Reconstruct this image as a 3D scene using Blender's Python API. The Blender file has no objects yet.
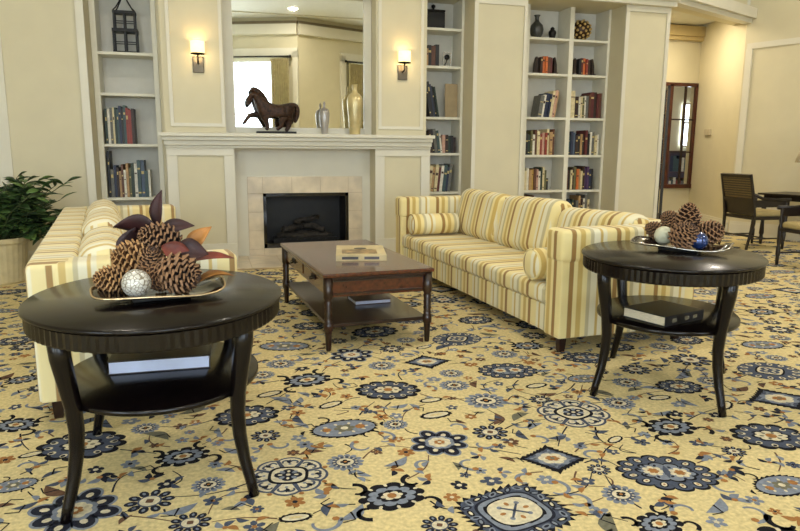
import bpy, bmesh, math, random
from mathutils import Vector, Matrix
PI = math.pi
random.seed(7)
C = bpy.context.scene.collection
sc = bpy.context.scene

# ------------------------------------------------------------------ camera, world, exposure
CAMH = 1.22; PITCH = 0.1723; ROLL = 0.0059; YAW = -0.2793; FPX = 660.0
def make_camera():
    f = Vector((-math.sin(YAW)*math.cos(PITCH), math.cos(YAW)*math.cos(PITCH), -math.sin(PITCH)))
    r0 = Vector((math.cos(YAW), math.sin(YAW), 0)); u0 = r0.cross(f)
    rt = r0*math.cos(ROLL) + u0*math.sin(ROLL); up = -r0*math.sin(ROLL) + u0*math.cos(ROLL)
    m = Matrix(((rt.x, up.x, -f.x, 0), (rt.y, up.y, -f.y, 0), (rt.z, up.z, -f.z, CAMH), (0, 0, 0, 1)))
    cd = bpy.data.cameras.new('camera'); cd.sensor_width = 36; cd.lens = FPX/800*36; cd.clip_end = 60; cd.clip_start = .05
    o = bpy.data.objects.new('camera', cd); C.objects.link(o); o.matrix_world = m; sc.camera = o
make_camera()
w = bpy.data.worlds.new('world'); sc.world = w; w.use_nodes = True
w.node_tree.nodes['Background'].inputs[0].default_value = (.75, .82, 1, 1)
w.node_tree.nodes['Background'].inputs[1].default_value = .5
sc.view_settings.view_transform = 'Standard'; sc.view_settings.look = 'None'
sc.view_settings.gamma = 1; sc.view_settings.use_curve_mapping = False
sc.view_settings.exposure = 0.38
WINDOW_GLOW = 5.2
CAN_POWER = 30.0
SCONCE_POWER = 1.5

# ------------------------------------------------------------------ materials
def lin(c):
    return tuple((x/12.92 if x <= .04045 else ((x+.055)/1.055)**2.4) for x in c)
def rgb(r, g, b): return lin((r/255, g/255, b/255)) + (1,)
_m = {}
def mat(name, col, rough=.5, metal=0, noise=.06, scale=12, bump=0, coat=0, stretch=None, spec=.5, bscale=None):
    if name in _m: return _m[name]
    m = bpy.data.materials.new(name); m.use_nodes = True; nt = m.node_tree; b = nt.nodes['Principled BSDF']
    c = rgb(*col)
    tc = nt.nodes.new('ShaderNodeTexCoord'); mp = nt.nodes.new('ShaderNodeMapping')
    nt.links.new(tc.outputs['Object'], mp.inputs[0])
    if stretch: mp.inputs['Scale'].default_value = stretch
    n = nt.nodes.new('ShaderNodeTexNoise'); n.inputs['Scale'].default_value = scale; n.inputs['Detail'].default_value = 5
    nt.links.new(mp.outputs[0], n.inputs['Vector'])
    r = nt.nodes.new('ShaderNodeValToRGB')
    r.color_ramp.elements[0].position = .3; r.color_ramp.elements[1].position = .7
    r.color_ramp.elements[0].color = tuple(max(0, x*(1-noise*2)) for x in c[:3]) + (1,)
    r.color_ramp.elements[1].color = tuple(min(1, x*(1+noise*1.6)) for x in c[:3]) + (1,)
    nt.links.new(n.outputs[0], r.inputs[0]); nt.links.new(r.outputs[0], b.inputs['Base Color'])
    b.inputs['Roughness'].default_value = rough; b.inputs['Metallic'].default_value = metal
    b.inputs['Specular IOR Level'].default_value = spec
    if coat: b.inputs['Coat Weight'].default_value = coat; b.inputs['Coat Roughness'].default_value = .08
    if bump:
        n2 = nt.nodes.new('ShaderNodeTexNoise'); n2.inputs['Scale'].default_value = bscale or scale*4
        nt.links.new(mp.outputs[0], n2.inputs['Vector'])
        bu = nt.nodes.new('ShaderNodeBump'); bu.inputs['Strength'].default_value = bump; bu.inputs['Distance'].default_value = .01
        nt.links.new(n2.outputs[0], bu.inputs['Height']); nt.links.new(bu.outputs[0], b.inputs['Normal'])
    _m[name] = m; return m
def glow(name, col, s):
    m = bpy.data.materials.new(name); m.use_nodes = True; nt = m.node_tree
    b = nt.nodes['Principled BSDF']; b.inputs['Base Color'].default_value = rgb(*col)
    b.inputs['Emission Color'].default_value = rgb(*col); b.inputs['Emission Strength'].default_value = s
    return m
def stripe_mat(name, axis, period=.315, off=0., wash=0.):
    m = bpy.data.materials.new(name); m.use_nodes = True; nt = m.node_tree; b = nt.nodes['Principled BSDF']
    tc = nt.nodes.new('ShaderNodeTexCoord'); sp = nt.nodes.new('ShaderNodeSeparateXYZ')
    nt.links.new(tc.outputs['Object'], sp.inputs[0])
    a = nt.nodes.new('ShaderNodeMath'); a.operation = 'MULTIPLY_ADD'; a.inputs[1].default_value = 1/period; a.inputs[2].default_value = off + 20
    nt.links.new(sp.outputs['XYZ'.index(axis)], a.inputs[0])
    fr = nt.nodes.new('ShaderNodeMath'); fr.operation = 'FRACT'; nt.links.new(a.outputs[0], fr.inputs[0])
    r = nt.nodes.new('ShaderNodeValToRGB'); cr = r.color_ramp; cr.interpolation = 'LINEAR'
    A = (230, 214, 154); B = (226, 220, 190); T = (152, 118, 64); G = (198, 170, 98); O = (190, 180, 142)
    seq = [(0, A), (.17, T), (.27, A), (.36, G), (.47, A), (.58, O), (.66, B), (.80, G), (.86, B), (.95, A)]
    els = []
    for i, (p, c) in enumerate(seq):
        c = tuple(int(x+(225-x)*wash) for x in c)
        e2 = seq[i+1][0] if i+1 < len(seq) else 1.0
        els.append((p+.008, c)); els.append((e2-.008, c))
    while len(cr.elements) < len(els): cr.elements.new(.5)
    for e, (p, c) in zip(cr.elements, els): e.position = p; e.color = rgb(*c)
    nt.links.new(fr.outputs[0], r.inputs[0]); nt.links.new(r.outputs[0], b.inputs['Base Color'])
    b.inputs['Roughness'].default_value = .85; b.inputs['Sheen Weight'].default_value = .15
    n2 = nt.nodes.new('ShaderNodeTexNoise'); n2.inputs['Scale'].default_value = 260
    nt.links.new(tc.outputs['Object'], n2.inputs['Vector'])
    bu = nt.nodes.new('ShaderNodeBump'); bu.inputs['Strength'].default_value = .12; bu.inputs['Distance'].default_value = .004
    nt.links.new(n2.outputs[0], bu.inputs['Height']); nt.links.new(bu.outputs[0], b.inputs['Normal'])
    return m
PAINT = mat('cream_paint', (206, 198, 168), .55, noise=.02, scale=3)
TRIM = mat('ivory_trim_paint', (213, 209, 192), .4, noise=.015, scale=4)
SHELFW = mat('shelf_paint', (214, 211, 194), .45, noise=.015)
SHELFB = mat('shelf_back_paint', (204, 202, 192), .6, noise=.02)
CEIL = mat('ceiling_paint', (206, 205, 194), .7, noise=.02)
DARKW = mat('espresso_wood', (13, 8, 8), .24, noise=.2, scale=9, stretch=(1, 6, 1), coat=.08, spec=.3)
CHERRY = mat('antique_wood', (84, 42, 22), .22, noise=.28, scale=7, stretch=(6, 1, 6), coat=.4)
CHERRYD = mat('antique_wood_dark', (40, 20, 13), .28, noise=.3, scale=10, coat=.3)
REDW = mat('red_cherry_wood', (72, 30, 18), .3, noise=.2, scale=8, coat=.3)
BRONZE = mat('bronze_metal', (92, 84, 70), .35, .8)
BLACKM = mat('black_metal', (22, 21, 20), .45, .5)
CHARC = mat('dark_grey_ceramic', (58, 60, 58), .35, noise=.3, scale=20)
SILVER = mat('silver_metal', (190, 186, 176), .22, .9)
TILE = mat('travertine_tile', (208, 194, 168), .3, noise=.1, scale=6, coat=.2)
GROUT = mat('tile_grout', (172, 152, 118), .8)
SOOT = mat('soot_black', (12, 12, 12), .5, noise=.4)
LOGM = mat('charred_log', (44, 40, 36), .9, noise=.5, scale=25, bump=.6)
GLASSY = mat('black_glass_frame', (10, 10, 11), .15, coat=.6)
PAPER = mat('book_pages', (216, 204, 176), .8, noise=.1, scale=40, stretch=(1, 1, 20))
WPAPER = mat('white_pages', (206, 214, 236), .7, noise=.03)
FABX = stripe_mat('striped_fabric_across', 'X')
FABY = stripe_mat('striped_fabric_along', 'Y')
FABXL = stripe_mat('striped_fabric_across_left', 'X', .26, .3, .12)
FABYL = stripe_mat('striped_fabric_along_left', 'Y', .315, .1, .12)

# ------------------------------------------------------------------ mesh helpers
class MB:
    def __init__(s): s.bm = bmesh.new()
    def _fin(s, vs, mi, M, smooth=False):
        if M is not None: bmesh.ops.transform(s.bm, matrix=M, verts=vs)
        fs = set()
        for v in vs:
            for f in v.link_faces: fs.add(f)
        for f in fs: f.material_index = mi; f.smooth = smooth
    def box(s, x0, x1, y0, y1, z0, z1, mi=0, M=None, bev=0):
        vs = [s.bm.verts.new((x, y, z)) for x in (x0, x1) for y in (y0, y1) for z in (z0, z1)]
        q = [(0, 1, 3, 2), (4, 6, 7, 5), (0, 4, 5, 1), (2, 3, 7, 6), (0, 2, 6, 4), (1, 5, 7, 3)]
        fs = [s.bm.faces.new([vs[i] for i in t]) for t in q]
        if M is not None: bmesh.ops.transform(s.bm, matrix=M, verts=vs)
        for f in fs: f.material_index = mi
        if bev:
            es = list({e for f in fs for e in f.edges})
            r = bmesh.ops.bevel(s.bm, geom=es, offset=bev, segments=2, affect='EDGES', profile=.6)
            for f in r['faces']: f.material_index = mi
        return s
    def prism(s, pts, z0, z1, mi=0, M=None, smooth=False):
        lo = [s.bm.verts.new((p[0], p[1], z0)) for p in pts]; hi = [s.bm.verts.new((p[0], p[1], z1)) for p in pts]
        n = len(pts); s.bm.faces.new(lo[::-1]); s.bm.faces.new(hi)
        for i in range(n): s.bm.faces.new((lo[i], lo[(i+1) % n], hi[(i+1) % n], hi[i]))
        s._fin(lo+hi, mi, M, smooth); return s
    def lathe(s, prof, n=24, mi=0, M=None, flute=0, smooth=True):
        rings = []
        for (r, z) in prof:
            if r < 1e-6: rings.append([s.bm.verts.new((0, 0, z))])
            else: rings.append([s.bm.verts.new((r*math.cos(2*PI*k/n)*(1+(flute if k % 2 else 0)), r*math.sin(2*PI*k/n)*(1+(flute if k % 2 else 0)), z)) for k in range(n)])
        for a, b in zip(rings, rings[1:]):
            for k in range(n):
                k2 = (k+1) % n
                if len(a) == 1 and len(b) == 1: continue
                if len(a) == 1: s.bm.faces.new((a[0], b[k2], b[k]))
                elif len(b) == 1: s.bm.faces.new((a[k], a[k2], b[0]))
                else: s.bm.faces.new((a[k], a[k2], b[k2], b[k]))
        if len(rings[0]) > 1: s.bm.faces.new(rings[0][::-1])
        if len(rings[-1]) > 1: s.bm.faces.new(rings[-1])
        s._fin([v for r in rings for v in r], mi, M, smooth); return s
    def tube(s, pts, rad, n=8, mi=0, M=None, smooth=True, sq=False, ref=None):
        pts = [Vector(p) for p in pts]; R = rad if isinstance(rad, (list, tuple)) else [rad]*len(pts)
        rings = []; up = Vector((0, 0, 1)); dd = pts[-1]-pts[0]
        if dd.length < 1e-4: dd = pts[1]-pts[0]
        hz = Vector((dd.x, dd.y, 0))
        if ref is not None: up = Vector(ref)
        elif abs(dd.normalized().z) > .8: up = Vector((0, 1, 0))
        closed = (pts[-1]-pts[0]).length < 1e-4; a_prev = None
        for i, p in enumerate(pts):
            t = (pts[min(i+1, len(pts)-1)]-pts[max(i-1, 0)]).normalized()
            a = t.cross(up)
            if a_prev is not None:
                q = a_prev-t*a_prev.dot(t)
                if a.length < .2 or (not closed and q.length > .2): a = q
            a.normalize(); a_prev = a; b = t.cross(a).normalized()
            off = PI/4 if sq else 0
            rings.append([s.bm.verts.new(p+(a*math.cos(2*PI*k/n+off)+b*math.sin(2*PI*k/n+off))*R[i]) for k in range(n)])
        for a, b in zip(rings, rings[1:]):
            for k in range(n): s.bm.faces.new((a[k], a[(k+1) % n], b[(k+1) % n], b[k]))
        s.bm.faces.new(rings[0][::-1]); s.bm.faces.new(rings[-1])
        s._fin([v for r in rings for v in r], mi, M, smooth); return s
    def ellipsoid(s, c, r, mi=0, seg=16, M=None):
        res = bmesh.ops.create_uvsphere(s.bm, u_segments=seg, v_segments=max(6, seg*2//3), radius=1)
        T = Matrix.Translation(Vector(c)) @ Matrix.Diagonal((r[0], r[1], r[2], 1))
        if M is not None: T = M @ T
        s._fin(res['verts'], mi, T, True); return s
    def cushion(s, c, size, mi=0, e=.28, puff=.0, n=14, M=None, axis_mats=None):
        """padded box: superellipsoid-like, size full extents"""
        res = bmesh.ops.create_cube(s.bm, size=2)
        vs = res['verts']; es = list({ed for v in vs for ed in v.link_edges})
        before = set(s.bm.verts)
        bmesh.ops.subdivide_edges(s.bm, edges=es, cuts=n, use_grid_fill=True)
        allv = [v for v in s.bm.verts if v in set(vs) or v not in before]
        hx, hy, hz = size[0]/2, size[1]/2, size[2]/2
        rad = min(hx, hy, hz)*e*2 if e < .5 else min(hx, hy, hz)
        rad = min(rad, hx, hy, hz)
        for v in allv:
            x, y, z = v.co
            # concentrate samples near the edges
            def warp(t): return math.copysign(1-(1-abs(t))**1.5, t)
            p = Vector((warp(x)*hx, warp(y)*hy, warp(z)*hz))
            q = Vector((max(-hx+rad, min(hx-rad, p.x)), max(-hy+rad, min(hy-rad, p.y)), max(-hz+rad, min(hz-rad, p.z))))
            d = p-q
            if d.length > 1e-9: p = q+d.normalized()*rad
            k = 1+puff*(1-x*x)*(1-y*y) if hz <= min(hx, hy) else 1
            if hx <= min(hy, hz): k = 1+puff*(1-y*y)*(1-z*z); p.x *= k
            elif hz <= min(hx, hy): p.z *= k
            else: p.y *= 1+puff*(1-x*x)*(1-z*z)
            v.co = p + Vector(c)
        s._fin(allv, mi, M, True)
        return s
    def build(s, name, mats, parent=None, loc=None, rot=None, bevel=0, label=None):
        bmesh.ops.recalc_face_normals(s.bm, faces=s.bm.faces[:])
        me = bpy.data.meshes.new(name); s.bm.to_mesh(me); s.bm.free()
        for m in (mats if isinstance(mats, (list, tuple)) else [mats]): me.materials.append(m)
        o = bpy.data.objects.new(name, me); C.objects.link(o)
        if parent: o.parent = parent
        if loc: o.location = loc
        if rot: o.rotation_euler = rot
        if bevel:
            b = o.modifiers.new('bevel', 'BEVEL'); b.width = bevel; b.segments = 2; b.limit_method = 'ANGLE'; b.angle_limit = .6
        if label: o['label'] = label
        return o
def thing(name, label, cat, loc=(0, 0, 0), rz=0, group=None, rot=None):
    o = bpy.data.objects.new(name, None); C.objects.link(o); o.location = loc
    o.rotation_euler = rot if rot else (0, 0, rz)
    o.empty_display_size = .1
    o['label'] = label; o['category'] = cat
    if group: o['group'] = group
    return o
def tag(o, label, cat, group=None):
    o['label'] = label; o['category'] = cat
    if group: o['group'] = group
    return o
def struct(o, label=None):
    o['kind'] = 'structure'
    if label: o['label'] = label
    return o
def copy_tree(o, parent=None):
    c = o.copy(); C.objects.link(c); c.parent = parent
    for ch in list(o.children): copy_tree(ch, c)
    return c
def RZ(a): return Matrix.Rotation(a, 4, 'Z')
def TR(x, y, z): return Matrix.Translation((x, y, z))

# ------------------------------------------------------------------ room shell
W = 7.45; RC = 7.75; NB = 8.05         # wall face, shelf face, shelf back
TOPZ = 3.0; CZ = 4.6
def moulding(mb, x0, x1, z0, z1, y, w=.045, d=.018, mi=1):
    mb.box(x0, x1, y-d, y, z1-w, z1, mi); mb.box(x0, x1, y-d, y, z0, z0+w, mi)
    mb.box(x0, x0+w, y-d, y, z0+w, z1-w, mi); mb.box(x1-w, x1, y-d, y, z0+w, z1-w, mi)
m = MB()
m.box(-4.6, -1.13, W, 8.3, 0, TOPZ)                    # left panelled stretch
moulding(m, -1.205-.0, -1.13, .0, 3.0, W, .03, .02)
m.box(-1.205, -1.13, W-.022, W, 0, TOPZ, 1)
m.box(-2.02, -1.88, W-.02, W, .25, 2.85, 1)
m.box(-4.5, -3.0, W-.02, W, 2.8, 2.85, 1)
m.box(-.478, -.43, RC, 8.3, 0, TOPZ)                     # between left alcove and chimney
m.box(-1.13, -.478, 8.085, 8.3, 0, TOPZ)
# chimney breast columns beside mirror
m.box(-.43, .19, W, 8.3, 1.3, TOPZ); m.box(1.845, 2.44, W, 8.3, 1.3, TOPZ)
moulding(m, -.37, .185, 1.46, 2.95, W, .035, .015)
moulding(m, 1.87, 2.40, 1.46, 2.95, W, .035, .015)
m.box(.19, 1.845, 7.72, 8.3, 1.3, TOPZ)
m.box(2.44, 3.01, 8.085, 8.3, 0, TOPZ)
m.box(3.01, 3.68, W, 8.3, 0, TOPZ)                      # column between alcoves
m.box(3.01, 3.055, W-.018, W, 0, TOPZ, 1); m.box(3.64, 3.68, W-.018, W, 0, TOPZ, 1)
m.box(3.055, 3.64, W-.018, W, 2.9, TOPZ, 1); m.box(3.055, 3.64, W-.018, W, 0, .14, 1)
m.box(3.68, 5.01, 8.08, 8.3, 0, TOPZ)
m.box(5.01, 5.65, W, 8.35, 0, TOPZ)                     # end column
m.box(5.01, 5.06, W-.018, W, 0, TOPZ, 1); m.box(5.60, 5.65, W-.018, W, 0, TOPZ, 1)
m.box(5.06, 5.60, W-.018, W, 2.93, TOPZ, 1); m.box(5.06, 5.60, W-.018, W, 0, .16, 1)
m.box(-4.6, 5.66, W-.05, 8.35, TOPZ, CZ)
struct(m.build('wall_front', [PAINT, TRIM]), 'cream panelled fireplace wall with ivory moulding')
m = MB()
for y0, z0, z1 in ((W-.10, 3.0, 3.06), (W-.15, 3.06, 3.12), (W-.2, 3.12, 3.22)):
    m.box(-4.6, 5.67, y0, W-.05, z0, z1)
struct(m.build('trim_1', TRIM), 'ivory cornice above the bookcases')
# angled header over the hall opening
P0 = Vector((5.66, W, 0)); P1 = Vector((7.59, 8.27, 0)); ang = math.atan2(P1.y-P0.y, P1.x-P0.x); L = (P1-P0).length
m = MB(); MM = TR(P0.x, P0.y, 0) @ RZ(ang)
m.box(-.02, L+.6, 0, .35, 3.12, CZ, 0, MM); m.box(-.03, L+.05, -.07, .05, 3.06, 3.12, 1, MM); m.box(-.03, L+.05, -.13, .02, 3.12, 3.26, 1, MM)
struct(m.build('wall_header', [PAINT, TRIM]), 'cream header over the hall opening')
# right wall: far leg towards the hall, near leg turning away
m = MB(); d = Vector((8.18, 9.92, 0))-P1; a1 = math.atan2(d.y, d.x)
MM = TR(P1.x, P1.y, 0) @ RZ(a1); m.box(0, d.length, -.15, 0, 0, CZ, 0, MM)
a2 = math.atan2(-.94, .34); M2 = TR(P1.x, P1.y, 0) @ RZ(a2); m.box(0, 8.2, 0, .15, 0, CZ, 0, M2)
struct(m.build('wall_right', [PAINT, TRIM]), 'cream right wall with panel moulding')
m = MB()
m.box(.04, 6, -.018, 0, .4, .46, 0, M2); m.box(.04, 6, -.018, 0, 2.70, 2.78, 0, M2); m.box(.03, .12, -.018, 0, .46, 2.70, 0, M2)
struct(m.build('trim_2', TRIM), 'ivory panel moulding on the right wall')
m = MB()
for h, t in ((.20, .012), (.16, .02), (.03, .03)):
    m.box(0.02, d.length, 0, t, 0, h, 0, MM); m.box(.02, 8.1, -t, 0, 0, h, 0, M2)
struct(m.build('baseboard_right', TRIM))
m = MB()
m.box(-3.2, 0, 0, 0, 0, 0) if False else None
m.box(-4.6, -1.21, W-.02, W, 0, .16); m.box(-4.6, -1.21, W-.012, W, .16, .19)
struct(m.build('baseboard_front', TRIM))
# hall beyond
m = MB(); m.box(5.4, 7.43, 9.9, 10.05, 0, CZ); m.box(8.16, 9.2, 9.9, 10.05, 0, CZ); m.box(7.43, 8.16, 9.9, 10.05, 0, .62); m.box(7.43, 8.16, 9.9, 10.05, 2.38, CZ)
m.box(5.4, 5.55, 8.3, 9.9, 0, CZ)
struct(m.build('wall_hall', PAINT), 'cream hall wall around the cherry-framed window')
m = MB(); m.box(5.4, 8.3, 9.75, 9.9, 3.14, 3.30); m.box(5.4, 8.3, 9.8, 9.9, 3.08, 3.14)
struct(m.build('trim_3', mat('tan_trim', (188, 168, 118), .6, noise=.02)))
m = MB(); m.box(5.4, 8.0, 8.25, 9.9, 3.32, 3.4)
struct(m.build('ceiling_hall', CEIL))
m = MB(); m.box(5.55, 8.1, 9.88, 9.9, 0, .2); m.box(5.55, 8.1, 9.87, 9.9, 0, .15)
struct(m.build('baseboard_hall', TRIM))
# ceiling, back and left walls, with tall windows
m = MB(); m.box(-4.7, 11.5, -5.4, 8.4, CZ, CZ+.1)
for k in range(6): m.box(-4.6, 11, -4.4+k*2.1, -4.32+k*2.1, CZ-.03, CZ, 1)
struct(m.build('ceiling', [CEIL, TRIM]))
m = MB(); m.box(-4.75, -4.6, -5.4, 8.3, 0, CZ); struct(m.build('wall_left', PAINT))
Bp = Vector((2.33, -2.5, 0))
def back_leg(sgn, slope, L, wins, nm):
    a = math.atan2(-slope, sgn); Mx = TR(Bp.x, Bp.y, 0) @ RZ(a)   # local +x runs away from the bend; room side is local y*sgn>0
    q = MB(); s = sgn
    q.box(0, L, -.15*s if s > 0 else 0, 0 if s > 0 else .15, 0, CZ, 0, Mx)
    struct(q.build(nm, PAINT))
    q = MB(); y0, y1 = (0, .12) if s > 0 else (-.12, 0)
    q.box(0, L, y0, y1, 4.16, 4.42, 0, Mx); q.box(0, L, min(y0, 0)*.6, max(y1, 0)*.6, 4.42, 4.5, 1, Mx)
    for (x0, x1, z0, z1) in wins:
        t = .1*s
        for (u0, u1, v0, v1) in ((x0-.14, x0, z0-.1, z1+.14), (x1, x1+.14, z0-.1, z1+.14), (x0-.14, x1+.14, z1, z1+.22)):
            q.box(u0, u1, min(0, t), max(0, t), v0, v1, 0, Mx)
    struct(q.build('trim_4' if s < 0 else 'trim_5', [TRIM, mat('shadow_gap_paint', (120, 108, 84), .6)]))
    return Mx, s
WHITEGLOW = glow('daylight_window', (226, 240, 255), WINDOW_GLOW)
wi = [0]
def window(Mx, s, x0, x1, z0, z1, bars=2):
    wi[0] += 1
    q = MB(); q.box(x0, x1, min(.02*s, .03*s), max(.02*s, .03*s), z0, z1, 0, Mx)
    p = struct(q.build('window_%d' % wi[0], WHITEGLOW))
    q = MB()
    for k in range(bars+1):
        u = x0+(x1-x0)*k/bars; q.box(u-.02, u+.02, min(.03*s, .06*s), max(.03*s, .06*s), z0, z1, 0, Mx)
    for v in (z0, z0+(z1-z0)*.55, z1): q.box(x0, x1, min(.03*s, .06*s), max(.03*s, .06*s), v-.02, v+.02, 0, Mx)
    q.build('window_frame', TRIM, p)
CURT = mat('gold_curtain', (176, 164, 120), .8, noise=.08)
def curtain(Mx, s, x0, x1, z0, z1, label):
    q = MB(); n = 40; lo = []
    pts = [(x0+(x1-x0)*k/n, s*(.17+.035*math.sin(k*1.25))) for k in range(n+1)]
    outl = pts+[(a, b+s*.012) for a, b in pts[::-1]]
    q.prism(outl, z0, z1, 0, Mx)
    o = q.build('curtain', CURT); tag(o, label, 'curtain', 'curtains across the room'); return o
def rod(Mx, s, x0, x1, z, label):
    q = MB(); q.tube([(x0, s*.17, z), (x1, s*.17, z)], .022, 8, 0, Mx)
    q.ellipsoid((x0, s*.17, z), (.04, .04, .04), 0, 10, Mx); q.ellipsoid((x1, s*.17, z), (.04, .04, .04), 0, 10, Mx)
    for u in (x0+.1, x1-.1): q.box(u-.012, u+.012, min(0, s*.17), max(0, s*.17), z-.012, z+.012, 0, Mx)
    o = q.build('curtain_rod', BLACKM); tag(o, label, 'curtain rod', 'curtain rods across the room')
Mx, s = back_leg(-1, .43, 7.3, [(.12, 3.1, .5, 3.6)], 'wall_back')
window(Mx, s, .59, 3.0, .5, 3.5)
curtain(Mx, s, .20, .68, .05, 3.55, 'gold curtain beside the bright window, reflected in the mirror')
curtain(Mx, s, 2.9, 3.3, .05, 3.55, 'gold curtain on the far side of the bright window')
rod(Mx, s, .16, 3.35, 3.6, 'thin dark curtain rod over the bright window, reflected in the mirror')
window(Mx, s, 4.2, 6.4, .5, 3.5)
Mx, s = back_leg(1, .43, 7.4, [(1.45, 4.3, .5, 3.6)], 'wall_back_right')
window(Mx, s, 1.9, 4.2, .5, 3.5)
curtain(Mx, s, 1.5, 2.1, .05, 3.55, 'gold curtain at the right edge of the mirror')
rod(Mx, s, 1.4, 4.3, 3.6, 'dark curtain rod at the right edge of the mirror')
# tall glowing window added in the left wall for daylight, out of frame
ML = TR(-4.6, 4.6, 0) @ RZ(-PI/2)
window(ML, 1, 5.2, 8.2, .5, 3.4)
m = MB(); m.box(10.3, 10.45, -5.6, 1.2, 0, CZ); struct(m.build('wall_side', PAINT))
# recessed ceiling lights: first one shows in the mirror, the rest unseen, added for warm light
CAN = glow('can_light_lens', (255, 236, 200), 14)
for i, (x, y) in enumerate(((2.1, -1.4), (-1.2, -.2), (4.9, .3), (-1.2, 4.2), (1.84, 4.2), (4.9, 4.2), (7.4, 1.5), (6.6, 6.0))):
    t = thing('recessed_light', 'round recessed ceiling light glowing in the mirror reflection' if i == 0 else
              'added unseen ceiling light %s' % ('', 'behind the camera on the left', 'behind the camera on the right', 'above the left sofa', 'above the coffee table', 'above the right sofa', 'above the near part of the right wall', 'above the armchair and desk')[i], 'ceiling light', (x, y, CZ), 0, 'recessed ceiling lights')
    q = MB(); q.lathe([(.14, -.012), (.14, 0), (.1, 0), (.1, -.012)], 28); q.build('trim_ring', TRIM, t)
    q = MB(); q.lathe([(.0, -.006), (.1, -.006), (.1, -.001), (0, -.001)], 28); q.build('lens', CAN, t)
    ld = bpy.data.lights.new('can_lamp', 'AREA'); ld.shape = 'DISK'; ld.size = .2; ld.energy = CAN_POWER; ld.color = (1, .90, .76)
    lo = bpy.data.objects.new('can_lamp', ld); C.objects.link(lo); lo.location = (0, 0, -.03); lo.parent = t

# ------------------------------------------------------------------ carpet
FIELD = (224, 206, 152); NAVY = (38, 41, 54); SLATE = (82, 90, 108); BLUE = (134, 142, 156); CREAM = (222, 212, 182)
ORNG = (172, 122, 72); BROWN = (112, 84, 66); OLIVE = (120, 118, 100); DK = (26, 26, 32)
PAL = [FIELD, NAVY, SLATE, BLUE, CREAM, ORNG, BROWN, OLIVE, DK]
def carpet_mat(i, c):
    m = mat('carpet_wool_%d' % i, c, .95, noise=.10, scale=60, bump=.5, spec=.15, bscale=500); return m
rug = bmesh.new()
fl = [rug.verts.new(p) for p in ((-4.75, -5.5, 0), (11.4, -5.5, 0), (11.4, 10, 0), (-4.75, 10, 0))]
rug.faces.new(fl).material_index = 0
LZ = .0005
def fan(cx, cy, pts, ci, layer):
    z = LZ*layer
    c = rug.verts.new((cx, cy, z)); vs = [rug.verts.new((x, y, z)) for x, y in pts]; n = len(vs)
    for k in range(n):
        try: rug.faces.new((c, vs[k], vs[(k+1) % n])).material_index = ci
        except ValueError: pass
def shape(cx, cy, rx, ry, rot, fn, ci, layer, n=72):
    ca, sa = math.cos(rot), math.sin(rot); pts = []
    for k in range(n):
        t = 2*PI*k/n; r = fn(t); x = rx*r*math.cos(t); y = ry*r*math.sin(t)
        pts.append((cx+x*ca-y*sa, cy+x*sa+y*ca))
    fan(cx, cy, pts, ci, layer)
def rnd(t): return 1
def petal(n, d=.2, ph=0): return lambda t: 1-d+d*abs(math.cos(n*t/2+ph))**.6
def saw(n, d=.12): return lambda t: 1-d*((n*t/(2*PI)) % 1)
def dia(p=1.15, n=0, d=0):
    def f(t):
        c, s_ = abs(math.cos(t))+1e-9, abs(math.sin(t))+1e-9
        return (c**p+s_**p)**(-1/p)*(1-d*((n*t/(2*PI)) % 1) if n else 1)
    return f
def blob(cx, cy, r, ci, layer, n=8, rot=0, asp=1): shape(cx, cy, r, r*asp, rot, rnd, ci, layer, n)
def ringof(cx, cy, rx, ry, rot, k, r, ci, layer, ph=0, asp=1.5, n=8):
    ca, sa = math.cos(rot), math.sin(rot)
    for i in range(k):
        t = 2*PI*i/k+ph; x = rx*math.cos(t); y = ry*math.sin(t)
        shape(cx+x*ca-y*sa, cy+x*sa+y*ca, r*asp, r, rot+t, rnd, ci, layer, n)
def ribbon(pts, wd, ci, layer):
    z = LZ*layer; prev = None
    for i, p in enumerate(pts):
        a = pts[max(0, i-1)]; b = pts[min(len(pts)-1, i+1)]; dx, dy = b[0]-a[0], b[1]-a[1]; l = math.hypot(dx, dy)+1e-9
        w_ = wd*(1-.5*i/len(pts)); nx, ny = -dy/l*w_, dx/l*w_
        cur = (rug.verts.new((p[0]+nx, p[1]+ny, z)), rug.verts.new((p[0]-nx, p[1]-ny, z)))
        if prev: rug.faces.new((prev[0], prev[1], cur[1], cur[0])).material_index = ci
        prev = cur
def leaf(cx, cy, l, a, ci, layer, w_=.35):
    ca, sa = math.cos(a), math.sin(a); up = []; n = 6
    for k in range(n+1):
        t = k/n; up.append((t*l-l/2, w_*l*.5*math.sin(PI*t)+l*.18*math.sin(PI*t)))
    for k in range(n, -1, -1):
        t = k/n; up.append((t*l-l/2, -w_*l*.5*math.sin(PI*t)+l*.18*math.sin(PI*t)))
    fan(cx, cy, [(cx+x*ca-y*sa, cy+x*sa+y*ca) for x, y in up], ci, layer)
def curl(cx, cy, r, a0, turn, wd, ci, layer):
    ribbon([(cx+r*(1-.55*k/12)*math.cos(a0+turn*k/12), cy+r*(1-.55*k/12)*math.sin(a0+turn*k/12)) for k in range(13)], wd, ci, layer)
rr = random.Random(3)
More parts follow.
